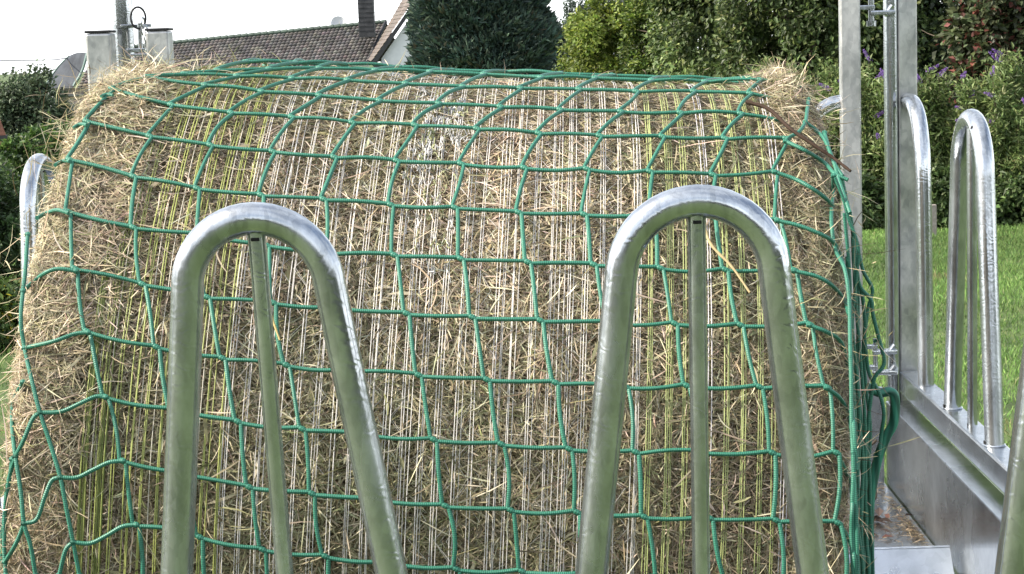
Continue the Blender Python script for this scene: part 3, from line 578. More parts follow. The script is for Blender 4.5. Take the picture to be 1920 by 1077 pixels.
HAYPAL = [(0.375, 0.312, 0.205), (0.56, 0.485, 0.35), (0.27, 0.25, 0.13), (0.115, 0.088, 0.055), (0.30, 0.262, 0.16)]
def bale_straw():
    mb = MB()
    def batch(u, th, psi, side, n, Lr, Wr, out, lift, wts):
        """psi: how far round the rim (0 on the drum, pi/2 on the end face)"""
        nn = np.cos(th)[:, None] * B1 + np.sin(th)[:, None] * B2
        tt = -np.sin(th)[:, None] * B1 + np.cos(th)[:, None] * B2
        uu = u + side * 0.052 * np.sin(psi); r = RB0 + disp(u, th) - 0.075 * (1 - np.cos(psi)) + out
        P = flat(bpt(uu, th, r))
        N = nrm(nn * np.cos(psi)[:, None] + side[:, None] * BA * np.sin(psi)[:, None])
        A = nrm(np.cross(tt, N))
        ph = rng.uniform(0, 2 * math.pi, n)
        D = A * np.cos(ph)[:, None] + tt * np.sin(ph)[:, None] + N * (rng.normal(0, 1, n) * lift)[:, None]
        L = rng.uniform(*Lr, n) * rng.choice([0.6, 1, 1.5], n, p=[0.35, 0.45, 0.2]); W = rng.uniform(*Wr, n)
        patch = (1 + 0.20 * snoise(uu, th * 0.76, 31, 10, 3))[:, None] + np.array([-0.05, 0.0, -0.06]) * snoise(uu, th * 0.76, 32, 7, 3)[:, None]
        ribbons(mb, P, D, L, W, N + rng.normal(0, 0.45, (n, 3)), rng.normal(0, 0.04 if Wr[1] > 0.00225 else 0.07, n), np.clip(pick(n, HAYPAL, wts, 0.22) * patch, 0.01, 0.8))
    zero = lambda n: np.zeros(n)
    n = 190000                                   # pressed face of the drum
    u = rng.uniform(UL, UR, n); th = np.radians(rng.uniform(-14, 118, n))
    batch(u, th, zero(n), zero(n), n, (0.011, 0.032), (0.0011, 0.0023), rng.normal(-0.005, 0.0042, n), 0.12, [4, 2.4, 2, 0.9, 2.4])
    n = 1500                                     # broad blades and leaf bits pressed flat
    u = rng.uniform(UL, UR, n); th = np.radians(rng.uniform(-14, 118, n))
    batch(u, th, zero(n), zero(n), n, (0.02, 0.05), (0.003, 0.006), rng.normal(0.000, 0.003, n), 0.06, [3, 2, 3, 2, 2])
    n = 2000                                     # few long stems and tufts lying over the wrap
    u = rng.uniform(UL, UR, n); th = np.radians(rng.uniform(-10, 115, n))
    batch(u, th, zero(n), zero(n), n, (0.03, 0.075), (0.0012, 0.0024), rng.normal(0.008, 0.004, n), 0.10, [4, 4, 1.5, 0.6, 1])
    for side, ue, n in ((-1, UL, 50000), (1, UR, 38000)):    # loose shaggy ends
        u = ue + side * -1 * np.abs(rng.normal(0, 0.028, n)); th = np.radians(rng.uniform(-16, 112, n))
        psi = rng.uniform(0, 1.6, n) * (rng.random(n) < 0.75)
        u = np.where(psi > 0, ue, u)
        wts = [4, 2.5, 1.8, 1.2, 1.5] if side < 0 else [4, 2, 1.2, 2.6, 1.2]
        batch(u, th, psi, np.full(n, side, float), n, (0.018, 0.058), (0.0009, 0.0021), rng.normal(-0.003, 0.005, n), 0.17, wts)
        k = 900                                 # wisps standing off the edge
        u = ue + rng.normal(0, 0.03, k); th = np.radians(rng.uniform(-4, 105, k)); psi = rng.uniform(0, 1.2, k)
        batch(u, th, psi, np.full(k, side, float), k, (0.03, 0.075), (0.0009, 0.0019), np.abs(rng.normal(0.006, 0.010, k)), 0.75, wts)
    # tufts standing up at the two top corners and wisps along the crest
    for uc, tc_, su, n in ((-0.66, 10, 0.022, 150), (0.440, 6, 0.026, 520), (-0.57, 6, 0.05, 60)):
        u = rng.normal(uc, su, n); th = np.radians(rng.normal(tc_, 5.5, n))
        batch(u, th, zero(n), zero(n), n, (0.03, 0.08), (0.0010, 0.0021), np.abs(rng.normal(0.010, 0.012, n)), 0.6, [4, 4, 1.5, 1, 1])
    n = 9000                                     # loose drift over the wrap at the upper left
    u = rng.uniform(UL, -0.585, n); th = np.radians(np.abs(rng.normal(0, 24, n)) + 12)
    batch(u, th, zero(n), zero(n), n, (0.02, 0.06), (0.0011, 0.0023), rng.normal(0.007, 0.004, n) * sstep(-0.575, -0.63, u), 0.16, [4, 2.5, 1.8, 1.2, 1.5])
    n = 150
    u = rng.uniform(UL, UR, n); th = np.radians(rng.normal(5, 4, n))
    batch(u, th, zero(n), zero(n), n, (0.02, 0.05), (0.0008, 0.0016), np.abs(rng.normal(0.012, 0.008, n)), 0.7, [4, 4, 1.5, 1, 1])
    o = mb.build('loose_straw', MAT['hay'], BALE); o['kind'] = 'stuff'
bale_straw()

def bale_wrap():
    white, green, band = MB(), MB(), MB()
    th = np.radians(np.arange(-20, 122, 1.1))
    def string(mb, u0, rad, col, ph):
        s = int(rng.integers(1e6))
        w = 0.0018 * snoise(th, th * 0 + ph, s, 3, 3)
        r = RB0 + disp(np.full_like(th, u0), th) + 0.0058 + 0.0024 * snoise(th, th * 0, s + 1, 9, 3)
        tube(mb, flat(bpt(u0 + w, th, r)), rad, 3, col, cap=False)
    u = -0.425; k = 0                            # white threads over the middle, in groups
    while u < 0.188:
        for q in range(int(rng.choice([2, 3, 3, 4]))):
            string(white, u + q * rng.uniform(0.0032, 0.0052), rng.uniform(0.0006, 0.0009), np.array([0.78, 0.75, 0.71]) * rng.uniform(0.85, 1.1), k)
        u += rng.uniform(0.022, 0.029); k += 1
    for u in (0.285, 0.291, 0.296, 0.400, 0.405, 0.411):
        string(white, u, 0.0009, (0.70, 0.67, 0.68), u)
    for u, cnt in ((0.200, 3), (0.228, 4), (0.254, 3), (0.315, 3), (0.340, 3), (0.366, 3), (0.388, 2)):
        for q in range(cnt): string(green, u + q * 0.0037, rng.uniform(0.0008, 0.0012), np.array([0.45, 0.50, 0.20]) * rng.uniform(0.8, 1.15), u)
    u = -0.632
    while u < -0.425:
        for q in range(int(rng.choice([2, 3, 3]))): string(green, u + q * 0.004, rng.uniform(0.0009, 0.0013), np.array([0.44, 0.48, 0.15]) * rng.uniform(0.75, 1.1), u)
        if rng.random() < 0.45: string(white, u + 0.014, 0.0008, (0.66, 0.62, 0.52), u)
        u += rng.uniform(0.018, 0.026)
    for uc, ww in ((-0.628, 0.010), (-0.604, 0.011)):          # two broad frayed green bands at the left
        for q in range(9): string(band, uc + rng.uniform(-ww, ww) / 2, rng.uniform(0.0008, 0.0014), np.array([0.27, 0.31, 0.09]) * rng.uniform(0.7, 1.2), q)
    # fine zigzag cross threads of the net wrap
    for q in range(110):
        u0 = rng.uniform(-0.42, 0.17); t = np.radians(np.arange(-10, 118, 2.2)); zz = np.where(np.arange(len(t)) % 2, 0.011, -0.011)
        r = RB0 + disp(np.full_like(t, u0), t) + 0.004 + 0.003 * rng.normal(0, 1, len(t))
        keep = rng.integers(0, len(t) - 12); sl = slice(keep, keep + int(rng.integers(6, 12)))
        tube(white, flat(bpt(u0 + zz + rng.normal(0, 0.002, len(t)), t, r))[sl], 0.0004, 3, (0.62, 0.60, 0.57), cap=False)
    # bunched, frayed tail of the wrap near the middle
    for q in range(170):
        uc = rng.normal(-0.145, 0.022); t0 = np.radians(rng.choice([rng.uniform(10, 50), rng.uniform(16, 34)])); n = 9
        st = np.cumsum(rng.normal(0, 1, (n, 2)) * [0.0030, 0.0065], 0)
        P = bpt(uc + st[:, 0], t0 + st[:, 1] / 0.77 * 1.4, RB0 + disp(np.full(n, uc), np.full(n, t0)) + 0.006 + np.abs(rng.normal(0, 0.003, n)))
        tube(white, smooth_path(P, 3), rng.uniform(0.0005, 0.0010), 3, np.array([0.66, 0.65, 0.63]) if rng.random() < 0.66 else np.array([0.46, 0.48, 0.26]), cap=False)
    o = white.build('net_wrap', MAT['wrap'], BALE); o['label'] = 'white net wrap threads round the middle of the bale'
    o = green.build('green_twine', MAT['wrap'], BALE); o['label'] = 'yellow green twine threads near both ends of the bale'
    o = band.build('twine_band', MAT['wrap'], BALE); o['label'] = 'two broad frayed green bands at the left end'
bale_wrap()

def laid(pts, rad, col, name, label, cat, mat, out=0.004, taper=0.4):
    P = np.array([bpt(p[0], math.radians(p[1]), max(p[2], RB0) + out) for p in pts]); S = smooth_path(P, 8)
    r = rad * (1 - taper * np.linspace(0, 1, len(S))) * (1 + 0.12 * np.sin(np.arange(len(S)) * 1.7))
    o = tube(MB(), S, r, 9, col).build(name, mat, loc=tuple(P[0])); meta(o, label, cat); return o
laid(STICK, 0.0036, (0.045, 0.028, 0.019), 'dry_stem', 'dark brown dry stem lying over the top right corner of the bale', 'stem', MAT['litter'], 0.018, 0.3)
laid(STALKS[0], 0.0028, (0.42, 0.33, 0.17), 'straw_stalk', 'thick yellow straw stalk behind the right front hoop', 'straw', MAT['hay'], 0.008)
laid(STALKS[1], 0.0024, (0.50, 0.39, 0.16), 'straw_stalk', 'short yellow straw stalk beside the middle bar of the left front hoop', 'straw', MAT['hay'], 0.008)

# ------------------------------------------------------------------ green cover net
NET = empty('cover_net', (BC[0], BC[1], z(-1.60)), 'green knotted cover net stretched over the round hay bale', 'net')
def cover_net():
    mb = MB(); r = 0.0032
    nr = len(GRID[0]); RN = 0.7775
    G = np.array(GRID)                             # column, row, (u, theta)
    nc = len(G)
    def node(c, q, s):
        u, t = G[c, q]; return np.array([u + s * 0.0048, math.radians(t + s * 0.16), RN + disp(np.array(u), np.array(math.radians(t))) * 0.7 + 0.0045])
    def curve(a, b, lat, amp):
        t = np.linspace(0, 1, 9)[:, None]; p = a + (b - a) * t
        bow = np.sin(np.pi * t[:, 0]); p[:, lat] += bow * amp * (1 if lat == 0 else 1 / 0.78)
        p[:, 2] += bow * rng.uniform(-0.0005, 0.0035)
        return p
    for q in range(nr):
        row = []
        for c in range(nc):
            if c == nc - 1 and q < 8: continue            # upper right corner: see the end mesh
            if c == nc - 2 and q < 8:
                if q < 5: continue
                a = node(c, q, 1); e = a + np.array([0.075, 0.0, -0.012]); p = curve(a, e, 1, 0.001)
                tube(mb, bpt(p[:, 0], p[:, 1], p[:, 2]), r, 10, cap=False)
            elif c < nc - 1:
                p = curve(node(c, q, 1), node(c + 1, q, -1), 1, rng.normal(0.0012, 0.0022))
                tube(mb, bpt(p[:, 0], p[:, 1], p[:, 2]), r * rng.uniform(0.92, 1.06), 10, cap=False)
            a, b = node(c, q, -1.35), node(c, q, 1.35)
            p = a + (b - a) * np.linspace(0, 1, 7)[:, None]
            tube(mb, bpt(p[:, 0], p[:, 1], p[:, 2]), r * (1 + 0.38 * np.sin(np.pi * np.linspace(0, 1, 7))), 10)
            if q < nr - 1:
                p = curve(node(c, q, 1), node(c, q + 1, -1), 0, rng.normal(0, 0.0022))
                tube(mb, bpt(p[:, 0], p[:, 1], p[:, 2]), r * rng.uniform(0.95, 1.1), 10, cap=False)
    for pts in LEFT[13:]:
        tube(mb, smooth_path(np.array([bpt(p[0], math.radians(p[1]), p[2] + 0.002) for p in pts]), 7), r, 10)
    mb.build('net_mesh', MAT['cord'], NET)
    mb = MB()
    for pi, pts in enumerate(LEFT[:13] + RIGHT):
        if pi == 13:
            mb.build('end_mesh', MAT['cord'], NET); mb = MB()
        P = np.array([bpt(p[0], math.radians(p[1]), p[2] + 0.002) for p in pts])
        tube(mb, smooth_path(P, 7), r, 10)
        for e in ((0, -1) if pi < 13 else (0,)):
            tube(mb, [P[e] - BA * 0.004, P[e], P[e] + BA * 0.004], [r, r * 1.5, r], 10)
    mb.build('end_mesh', MAT['cord'], NET)
    mb = MB()
    for pts in HANG:
        P = np.array(pts) + [0, 0, H]
        P = P + rng.normal(0, 0.0015, P.shape)
        E = P[-1] + np.array([[0.0, 0.01, -0.1], [-0.005, 0.02, -0.25]])
        if P[-1][2] < z(-0.83): P = np.vstack([P, E])
        tube(mb, smooth_path(P, 6), r * rng.uniform(0.80, 1.0), 10)
    mb.build('gathered_edge', MAT['cord'], NET)
    P = np.array(ROPE) + [0, 0, H]; P = np.vstack([P, P[-1] + np.array([[0, 0, -0.12], [-0.01, 0.02, -0.3]])])
    tube(MB(), smooth_path(P, 8), 0.0082, 14).build('border_rope', MAT['rope'], NET)
cover_net()

# ------------------------------------------------------------------ litter on the rear deck
def litter():
    mb = MB(); n = 1500
    x = rng.uniform(0.55, XR - 0.12, n); y = rng.choice([rng.uniform(5.12, 5.9)], n) * 0 + np.where(rng.random(n) < 0.5, rng.normal(5.28, 0.08, n), rng.uniform(5.12, 5.88, n))
    edge = rng.random(n) < 0.3; x = np.where(edge, XR - 0.10 - np.abs(rng.normal(0, 0.014, n)), x); y = np.clip(y, 4.90, 5.88)
    P = np.stack([x, y, np.full(n, z(-1.384)) + rng.uniform(0, 0.006, n)], 1)
    D = np.stack([rng.normal(0, 1, n), rng.normal(0, 1, n), rng.normal(0, 0.12, n)], 1)
    ribbons(mb, P, D, rng.uniform(0.01, 0.05, n), rng.uniform(0.001, 0.003, n), np.array([0, 0, 1.0]) + rng.normal(0, 0.3, (n, 3)), rng.normal(0, 0.1, n), pick(n, [(0.10, 0.078, 0.05), (0.24, 0.19, 0.12), (0.05, 0.042, 0.033)], [3, 1.5, 4]))
    n = 46
    P = np.stack([rng.normal(0.86, 0.06, n), rng.choice([5.24, 5.42, 5.40], n) + rng.normal(0, 0.03, n), np.full(n, z(-1.378))], 1)
    D = np.stack([rng.normal(0, 1, n), rng.normal(0, 1, n), rng.normal(0.2, 0.3, n)], 1)
    leafquads(mb, P, D, np.array([0, 0, 1.0]) + rng.normal(0, 0.5, (n, 3)), rng.uniform(0.02, 0.05, n), rng.uniform(0.012, 0.03, n), pick(n, [(0.05, 0.035, 0.03), (0.10, 0.05, 0.04), (0.16, 0.11, 0.07)], [5, 2, 0.8]))
    meta(mb.build('litter', MAT['litter']), 'dry leaves and broken straw scattered on the rear deck of the trailer', 'litter', kind='stuff')
litter()
P = [(0.885, 5.62, z(-1.373)), (0.915, 5.60, z(-1.378)), (0.945, 5.60, z(-1.36)), (0.94, 5.63, z(-1.31)), (0.915, 5.64, z(-1.27)), (0.918, 5.66, z(-1.24)), (0.96, 5.66, z(-1.20))]
meta(tube(MB(), smooth_path(P, 6), 0.0045, 8, (0.05, 0.04, 0.03)).build('twig', MAT['litter'], loc=P[0]), 'dark bent twig standing on the rear deck beside the green net', 'twig')
# ------------------------------------------------------------------ trees and shrubs
def limbs(mb, base, tip, r0, depth=2, spread=0.5, n=5):
    base, tip = np.array(base, float), np.array(tip, float)
    L = np.linalg.norm(tip - base)
    P = smooth_path([base, base + (tip - base) * 0.5 + rng.normal(0, 0.05 * L, 3) * [1, 1, 0.3], tip], 5)
    tube(mb, P, np.linspace(r0, r0 * 0.4, len(P)), 8)
    if depth:
        for k in range(n):
            t = rng.uniform(0.35, 1.0); q = base + (tip - base) * t
            d = rng.normal(0, 1, 3) * [1, 1, 0.35] + [0, 0, 0.7]; d = d / np.linalg.norm(d)
            limbs(mb, q, q + d * L * rng.uniform(0.3, 0.5), r0 * 0.4, depth - 1, spread, 3)

def crown_points(center, radii, nclump, n, shell=0.55, csize=0.28, seed=0):
    """leaf anchors gathered in clumps spread through the crown's volume, with gaps between them"""
    c = np.array(center); R = np.array(radii)
    d = nrm(rng.normal(0, 1, (nclump, 3))); rad = rng.uniform(shell, 1.0, nclump) ** 0.8
    lump = 1 + 0.16 * snoise(d[:, 0] * 3 + d[:, 2], d[:, 1] * 3, 40 + seed, 1.2, 3)
    cc = d * (rad * lump)[:, None]
    size = rng.uniform(0.4, 1.7, nclump) * csize
    k = rng.integers(0, nclump, n)
    off = nrm(rng.normal(0, 1, (n, 3))) * (rng.uniform(0.2, 1, n) ** 0.5)[:, None]
    P = cc[k] + off * size[k][:, None]
    out = nrm(off + d[k] * 0.7)
    return c + P * R, out, k

def broadleaf(name, label, cat, base, center, radii, n, nclump, lsize, pal, w, group=None, trunk_r=0.09, asp=0.55, droop=0.3, shell=0.5, csize=0.26, extra=None, mat='leaf', depth=2):
    T = empty(name, base, label, cat, group)
    m = MB(); limbs(m, base, np.array(center) + [0, 0.3 * radii[1], -radii[2] * 0.1], trunk_r, depth); m.build('trunk', MAT['bark'], T)
    P, out, k = crown_points(center, radii, nclump, n, shell, csize, int(n) % 97)
    lo = ground_z(P[:, 0], P[:, 1]) + 0.05; P[:, 2] = np.maximum(P[:, 2], lo)
    hue = rng.normal(1, 0.24, nclump)[k][:, None]
    cols = np.clip(pick(n, pal, w) * hue, 0.004, 0.6)
    D = nrm(out + rng.normal(0, 0.8, (n, 3)) + [0, 0, -droop])
    L = rng.uniform(0.7, 1.3, n) * lsize
    mb = MB(); leafquads(mb, P, D, out * 0.7 + np.array([0, 0, 0.8]) + rng.normal(0, 0.5, (n, 3)), L, L * asp, cols)
    mb.build('crown', MAT[mat], T)
    return T

def gz(x, y): return float(ground_z(np.array(float(x)), np.array(float(y))))

# dense dark cypress between the house and the hedge
def cypress(x, y, top, rad, label):
    b = (x, y, gz(x, y)); T = empty('conifer', b, label, 'tree')
    m = MB(); tube(m, [b, (x, y, top * 0.8)], [0.16, 0.04], 10); m.build('trunk', MAT['bark'], T)
    n = 70000; hh = top - b[2]
    t = rng.beta(1.2, 1.3, n); a = rng.uniform(0, 2 * math.pi, n)
    prof = np.interp(t, [0, 0.12, 0.4, 0.62, 0.82, 1.0], [0.72, 0.92, 1.0, 0.93, 0.66, 0.05])
    plume = 1 + 0.15 * snoise(a * 2.2, t * 9, 21, 2.4, 4) + 0.08 * snoise(a * 5, t * 24, 22, 2.5, 2)
    r = rad * prof * plume * rng.uniform(0.70, 1.0, n) ** 0.6
    P = np.stack([x + r * np.cos(a), y + r * np.sin(a), b[2] + t * hh], 1)
    out = np.stack([np.cos(a), np.sin(a), np.full(n, 0.9)], 1)
    cols = pick(n, [(0.038, 0.066, 0.054), (0.062, 0.10, 0.076), (0.10, 0.14, 0.10), (0.07, 0.07, 0.045)], [4, 4, 2, 0.5], 0.22)
    L = rng.uniform(0.10, 0.36, n)
    mb = MB(); leafquads(mb, P, out + rng.normal(0, 0.55, (n, 3)), rng.normal(0, 1, (n, 3)) + [0, 0, 0.3], L, L * 0.34, cols)
    mb.build('crown', MAT['needle'], T)
cypress(-1.93, 60, H + 4.6, 2.13, 'dense dark green conifer beside the white gable of the house')

# poplars far behind
for (x, y, top, r) in ((0.7, 92, H + 1.35, 0.75), (1.75, 95, H + 2.9, 0.85), (2.75, 93, H + 3.9, 0.95), (4.3, 97, H + 4.4, 1.1), (-0.2, 96, H - 0.2, 0.8)):
    g0 = gz(x, y); cz = (top + g0) / 2 + 0.6
    broadleaf('poplar_tree', 'slim grey green poplar far behind the yellow green tree', 'tree', (x, y, g0), (x, y, cz), (r, r, (top - cz)), 9000, 90, 0.15,
              [(0.07, 0.10, 0.075), (0.10, 0.14, 0.10), (0.05, 0.075, 0.05)], [3, 3, 2], group='poplars behind the hedge', trunk_r=0.12, csize=0.2, shell=0.2)
# yellow green tree
broadleaf('lime_tree', 'light yellow green tree to the right of the dark conifer', 'tree', (1.7, 43, gz(1.7, 43)), (1.85, 43, H - 0.55), (1.42, 1.3, 1.75), 34000, 100, 0.105,
          [(0.15, 0.20, 0.035), (0.22, 0.26, 0.045), (0.09, 0.13, 0.025), (0.12, 0.17, 0.03)], [3, 2, 2, 3], csize=0.22, trunk_r=0.1)
broadleaf('lime_tree', 'second mid green tree just right of the light yellow green tree', 'tree', (3.1, 41, gz(3.1, 41)), (3.0, 41, H + 0.3), (1.3, 1.3, 2.6), 28000, 110, 0.10,
          [(0.09, 0.14, 0.022), (0.14, 0.18, 0.03), (0.05, 0.085, 0.018)], [3, 2, 3], csize=0.22, trunk_r=0.1)
# big dark leafy trees over the bale's right end
TP = [(0.080, 0.120, 0.040), (0.135, 0.18, 0.058), (0.045, 0.070, 0.025), (0.27, 0.29, 0.12)]
broadleaf('leafy_tree', 'tall dark green tree with small glossy leaves above the right half of the bale', 'tree', (2.55, 27.5, gz(2.5, 27.5)), (3.05, 28.0, H + 0.6), (1.28, 1.4, 2.6), 52000, 120, 0.085, TP, [4, 3, 3, 0.5], csize=0.2)
broadleaf('leafy_tree', 'dark green tree seen between the bale and the tall gate post', 'tree', (3.75, 26.5, gz(3.75, 26.5)), (3.8, 26.8, H + 0.3), (1.2, 1.2, 2.8), 44000, 120, 0.085, TP, [4, 2.4, 4, 0.4], csize=0.2)
broadleaf('leafy_tree', 'green tree seen in the gap between the two tall posts', 'tree', (4.55, 27.5, gz(4.55, 27.5)), (4.75, 27.8, H + 0.2), (1.2, 1.2, 2.8), 42000, 110, 0.085, TP, [4, 4, 2.4, 0.5], csize=0.2)
broadleaf('leafy_tree', 'tree with leaves coloured dark for shade at the top right behind the purple flowering shrubs', 'tree', (5.9, 28, gz(5.9, 28)), (5.9, 28, H + 0.3), (1.35, 1.3, 2.9), 46000, 170, 0.09, [(0.040, 0.060, 0.026), (0.060, 0.088, 0.034), (0.026, 0.038, 0.018)], [4, 2, 4], csize=0.2)  # shade is put into these dark leaf colours; the next tree shares them
broadleaf('leafy_tree', 'dark tree filling the far right edge behind the reddish shrub', 'tree', (7.6, 29, gz(7.6, 29)), (7.6, 29, H + 0.2), (1.5, 1.3, 2.9), 30000, 130, 0.09, [(0.040, 0.060, 0.026), (0.060, 0.088, 0.034), (0.026, 0.038, 0.018)], [4, 2, 4], csize=0.2)
# reddish shrub at the top right
broadleaf('red_shrub', 'tall shrub with reddish and dull green leaves at the top right', 'shrub', (5.35, 23.2, gz(5.35, 23.2)), (5.45, 23.2, H - 0.25), (0.62, 0.6, 0.95), 7000, 70, 0.10,
          [(0.06, 0.075, 0.03), (0.15, 0.055, 0.045), (0.09, 0.12, 0.055), (0.22, 0.08, 0.06), (0.04, 0.05, 0.022)], [4, 1.3, 3, 0.5, 3], asp=0.7, csize=0.3, trunk_r=0.04)

# buddleia shrubs with purple panicles
def buddleia(x, y, hgt, r, label, nfl, seed):
    b = (x, y, gz(x, y)); T = empty('flowering_shrub', b, label, 'shrub', 'purple flowering shrubs along the lawn')
    m = MB(); mb = MB(); tips = []
    for k in range(38):
        a = rng.uniform(0, 2 * math.pi); lean = rng.uniform(0.15, 1.0) * r
        tip = np.array([x + lean * math.cos(a), y + lean * math.sin(a) * 0.8, b[2] + hgt * rng.choice([rng.uniform(0.45, 0.95), rng.uniform(0.9, 1.16)], p=[0.72, 0.28]) * (1.05 - 0.25 * lean / r)])
        P = smooth_path([b, np.array(b) * 0.45 + tip * 0.55 + [0, 0, 0.12 * hgt], tip], 8)
        tube(m, P, np.linspace(0.012, 0.003, len(P)), 5); tips.append((P[-1], P[-1] - P[-3]))
        n = int(rng.uniform(300, 700)); t = rng.uniform(0.08, 1, n); idx = np.clip((t * (len(P) - 1)).astype(int), 0, len(P) - 2)
        q = P[idx] + rng.normal(0, 0.075, (n, 3)) * (1.25 - 0.5 * t)[:, None]
        q[:, 2] = np.maximum(q[:, 2], b[2] + 0.03)
        D = nrm(rng.normal(0, 1, (n, 3)) + [0, 0, 0.35])
        L = rng.uniform(0.05, 0.11, n)
        leafquads(mb, q, D, rng.normal(0, 0.6, (n, 3)) + [0, 0, 1], L, L * 0.30, pick(n, [(0.16, 0.225, 0.075), (0.22, 0.28, 0.10), (0.09, 0.14, 0.048), (0.30, 0.33, 0.16)], [4, 3, 2, 0.9]))
    m.build('stem', MAT['bark'], T); mb.build('foliage', MAT['leaf'], T)
    tips.sort(key=lambda q: q[0][1] - 0.5 * q[0][2])
    for (p, d) in tips[:max(3, int(nfl * 0.65))]:
        f = MB(); n = 150; t = rng.uniform(0, 1, n); d = nrm(nrm(d) * 0.5 + rng.normal(0, 0.6, 3) * [1, 1, 0.35]); Lf = rng.uniform(0.10, 0.18)
        rad = 0.022 * (1 - 0.75 * t)
        o = nrm(rng.normal(0, 1, (n, 3)))
        leafquads(f, p + d * (t * Lf)[:, None] + o * rad[:, None], o, rng.normal(0, 1, (n, 3)), np.full(n, 0.013), np.full(n, 0.011), pick(n, [(0.20, 0.11, 0.36), (0.28, 0.17, 0.44), (0.13, 0.075, 0.24)], [3, 2, 2]))
        f.build('flower', MAT['petal'], T)
for i, (x, y, h, r, nfl, lab) in enumerate((
        (2.75, 23.2, 1.75, 0.65, 4, 'purple flowering shrub half hidden behind the right end of the bale'),
        (3.45, 22.6, 1.86, 0.70, 8, 'purple flowering shrub showing just left of the tall gate post'),
        (4.05, 22.3, 1.70, 0.65, 8, 'purple flowering shrub seen between the two tall posts at the right'),
        (4.65, 22.4, 1.62, 0.70, 9, 'bushy purple flowering shrub behind the right side hoops'),
        (5.25, 22.2, 1.80, 0.70, 12, 'purple flowering shrub with the most blooms at the right edge'),
        (5.95, 22.6, 1.90, 0.75, 8, 'purple flowering shrub cut by the right edge of the photo'))):
    buddleia(x, y, h, r, lab, nfl, i)
# lower dark growth at the foot of the shrubs
for x, lab in ((3.2, 'low leafy bush at the foot of the shrubs left of the fence post'), (4.45, 'low leafy bush at the foot of the shrubs just right of the fence post'), (5.5, 'low leafy bush at the lawn edge on the far right')):
    broadleaf('low_bush', lab, 'bush', (x, 21.9, gz(x, 21.9)), (x, 21.9, 0.30), (0.60, 0.32, 0.36), 7000, 60, 0.075, [(0.075, 0.12, 0.04), (0.11, 0.16, 0.055), (0.05, 0.08, 0.028)], [3, 2, 2], trunk_r=0.02, csize=0.35, depth=1)

# weathered fence post at the lawn edge
m = MB(); box(m, (4.135, 20.85, gz(4.17, 20.9) - 0.05), (4.205, 20.92, 0.36), 0.008, rot=rotz(0.2))
fp = m.build('fence_post', plain('weathered_concrete', [(0.20, 0.17, 0.15), (0.38, 0.34, 0.30)], 22, 0.9, 0.5), loc=(4.17, 20.89, 0)); meta(fp, 'short weathered grey post at the edge of the lawn in front of the shrubs', 'post')

# left side
LP = [(0.070, 0.105, 0.055), (0.10, 0.14, 0.07), (0.042, 0.062, 0.034), (0.14, 0.17, 0.10)]
broadleaf('leafy_tree', 'dark tree at the left edge below the power cable', 'tree', (-12.0, 44, gz(-12, 44)), (-12.1, 44, H - 2.05), (1.45, 1.3, 1.85), 34000, 150, 0.115, LP, [4, 3, 3, 0.6], csize=0.2)
broadleaf('leafy_tree', 'smaller dark tree just left of the pale pillar of the shed', 'tree', (-10.4, 41, gz(-10.4, 41)), (-11.3, 41, H - 2.75), (0.6, 0.9, 1.0), 15000, 80, 0.105, LP, [4, 3, 3, 0.6], csize=0.24)
broadleaf('leafy_tree', 'tree beyond the left edge behind the brown wagon', 'tree', (-14.2, 42, gz(-14.2, 42)), (-14.0, 42, H - 1.9), (1.5, 1.2, 1.9), 22000, 110, 0.115, LP, [4, 3, 3, 0.6], csize=0.2)
broadleaf('leafy_bush', 'dark green bush at the left edge under the brown wagon', 'bush', (-4.75, 15.6, gz(-4.75, 15.6)), (-4.8, 15.6, H - 1.45), (0.52, 0.5, 0.68), 12000, 80, 0.06, [(0.05, 0.09, 0.032), (0.08, 0.125, 0.045), (0.03, 0.05, 0.02)], [3, 2, 3], trunk_r=0.03, csize=0.28, depth=1)
broadleaf('leafy_bush', 'mid green bush right behind the left side hoop', 'bush', (-5.6, 22, gz(-5.6, 22)), (-5.65, 22, H - 1.55), (0.62, 0.5, 0.75), 12000, 80, 0.07, [(0.05, 0.10, 0.025), (0.08, 0.135, 0.03), (0.03, 0.055, 0.018)], [3, 2, 2], trunk_r=0.03, csize=0.28, depth=1)
broadleaf('leafy_bush', 'small yellow flowering bush low at the left edge', 'bush', (-4.35, 14.6, gz(-4.35, 14.6)), (-4.35, 14.6, 0.22), (0.34, 0.3, 0.30), 5000, 50, 0.05, [(0.05, 0.09, 0.02), (0.38, 0.33, 0.02), (0.08, 0.13, 0.03)], [4, 0.7, 3], trunk_r=0.015, csize=0.35, depth=1)

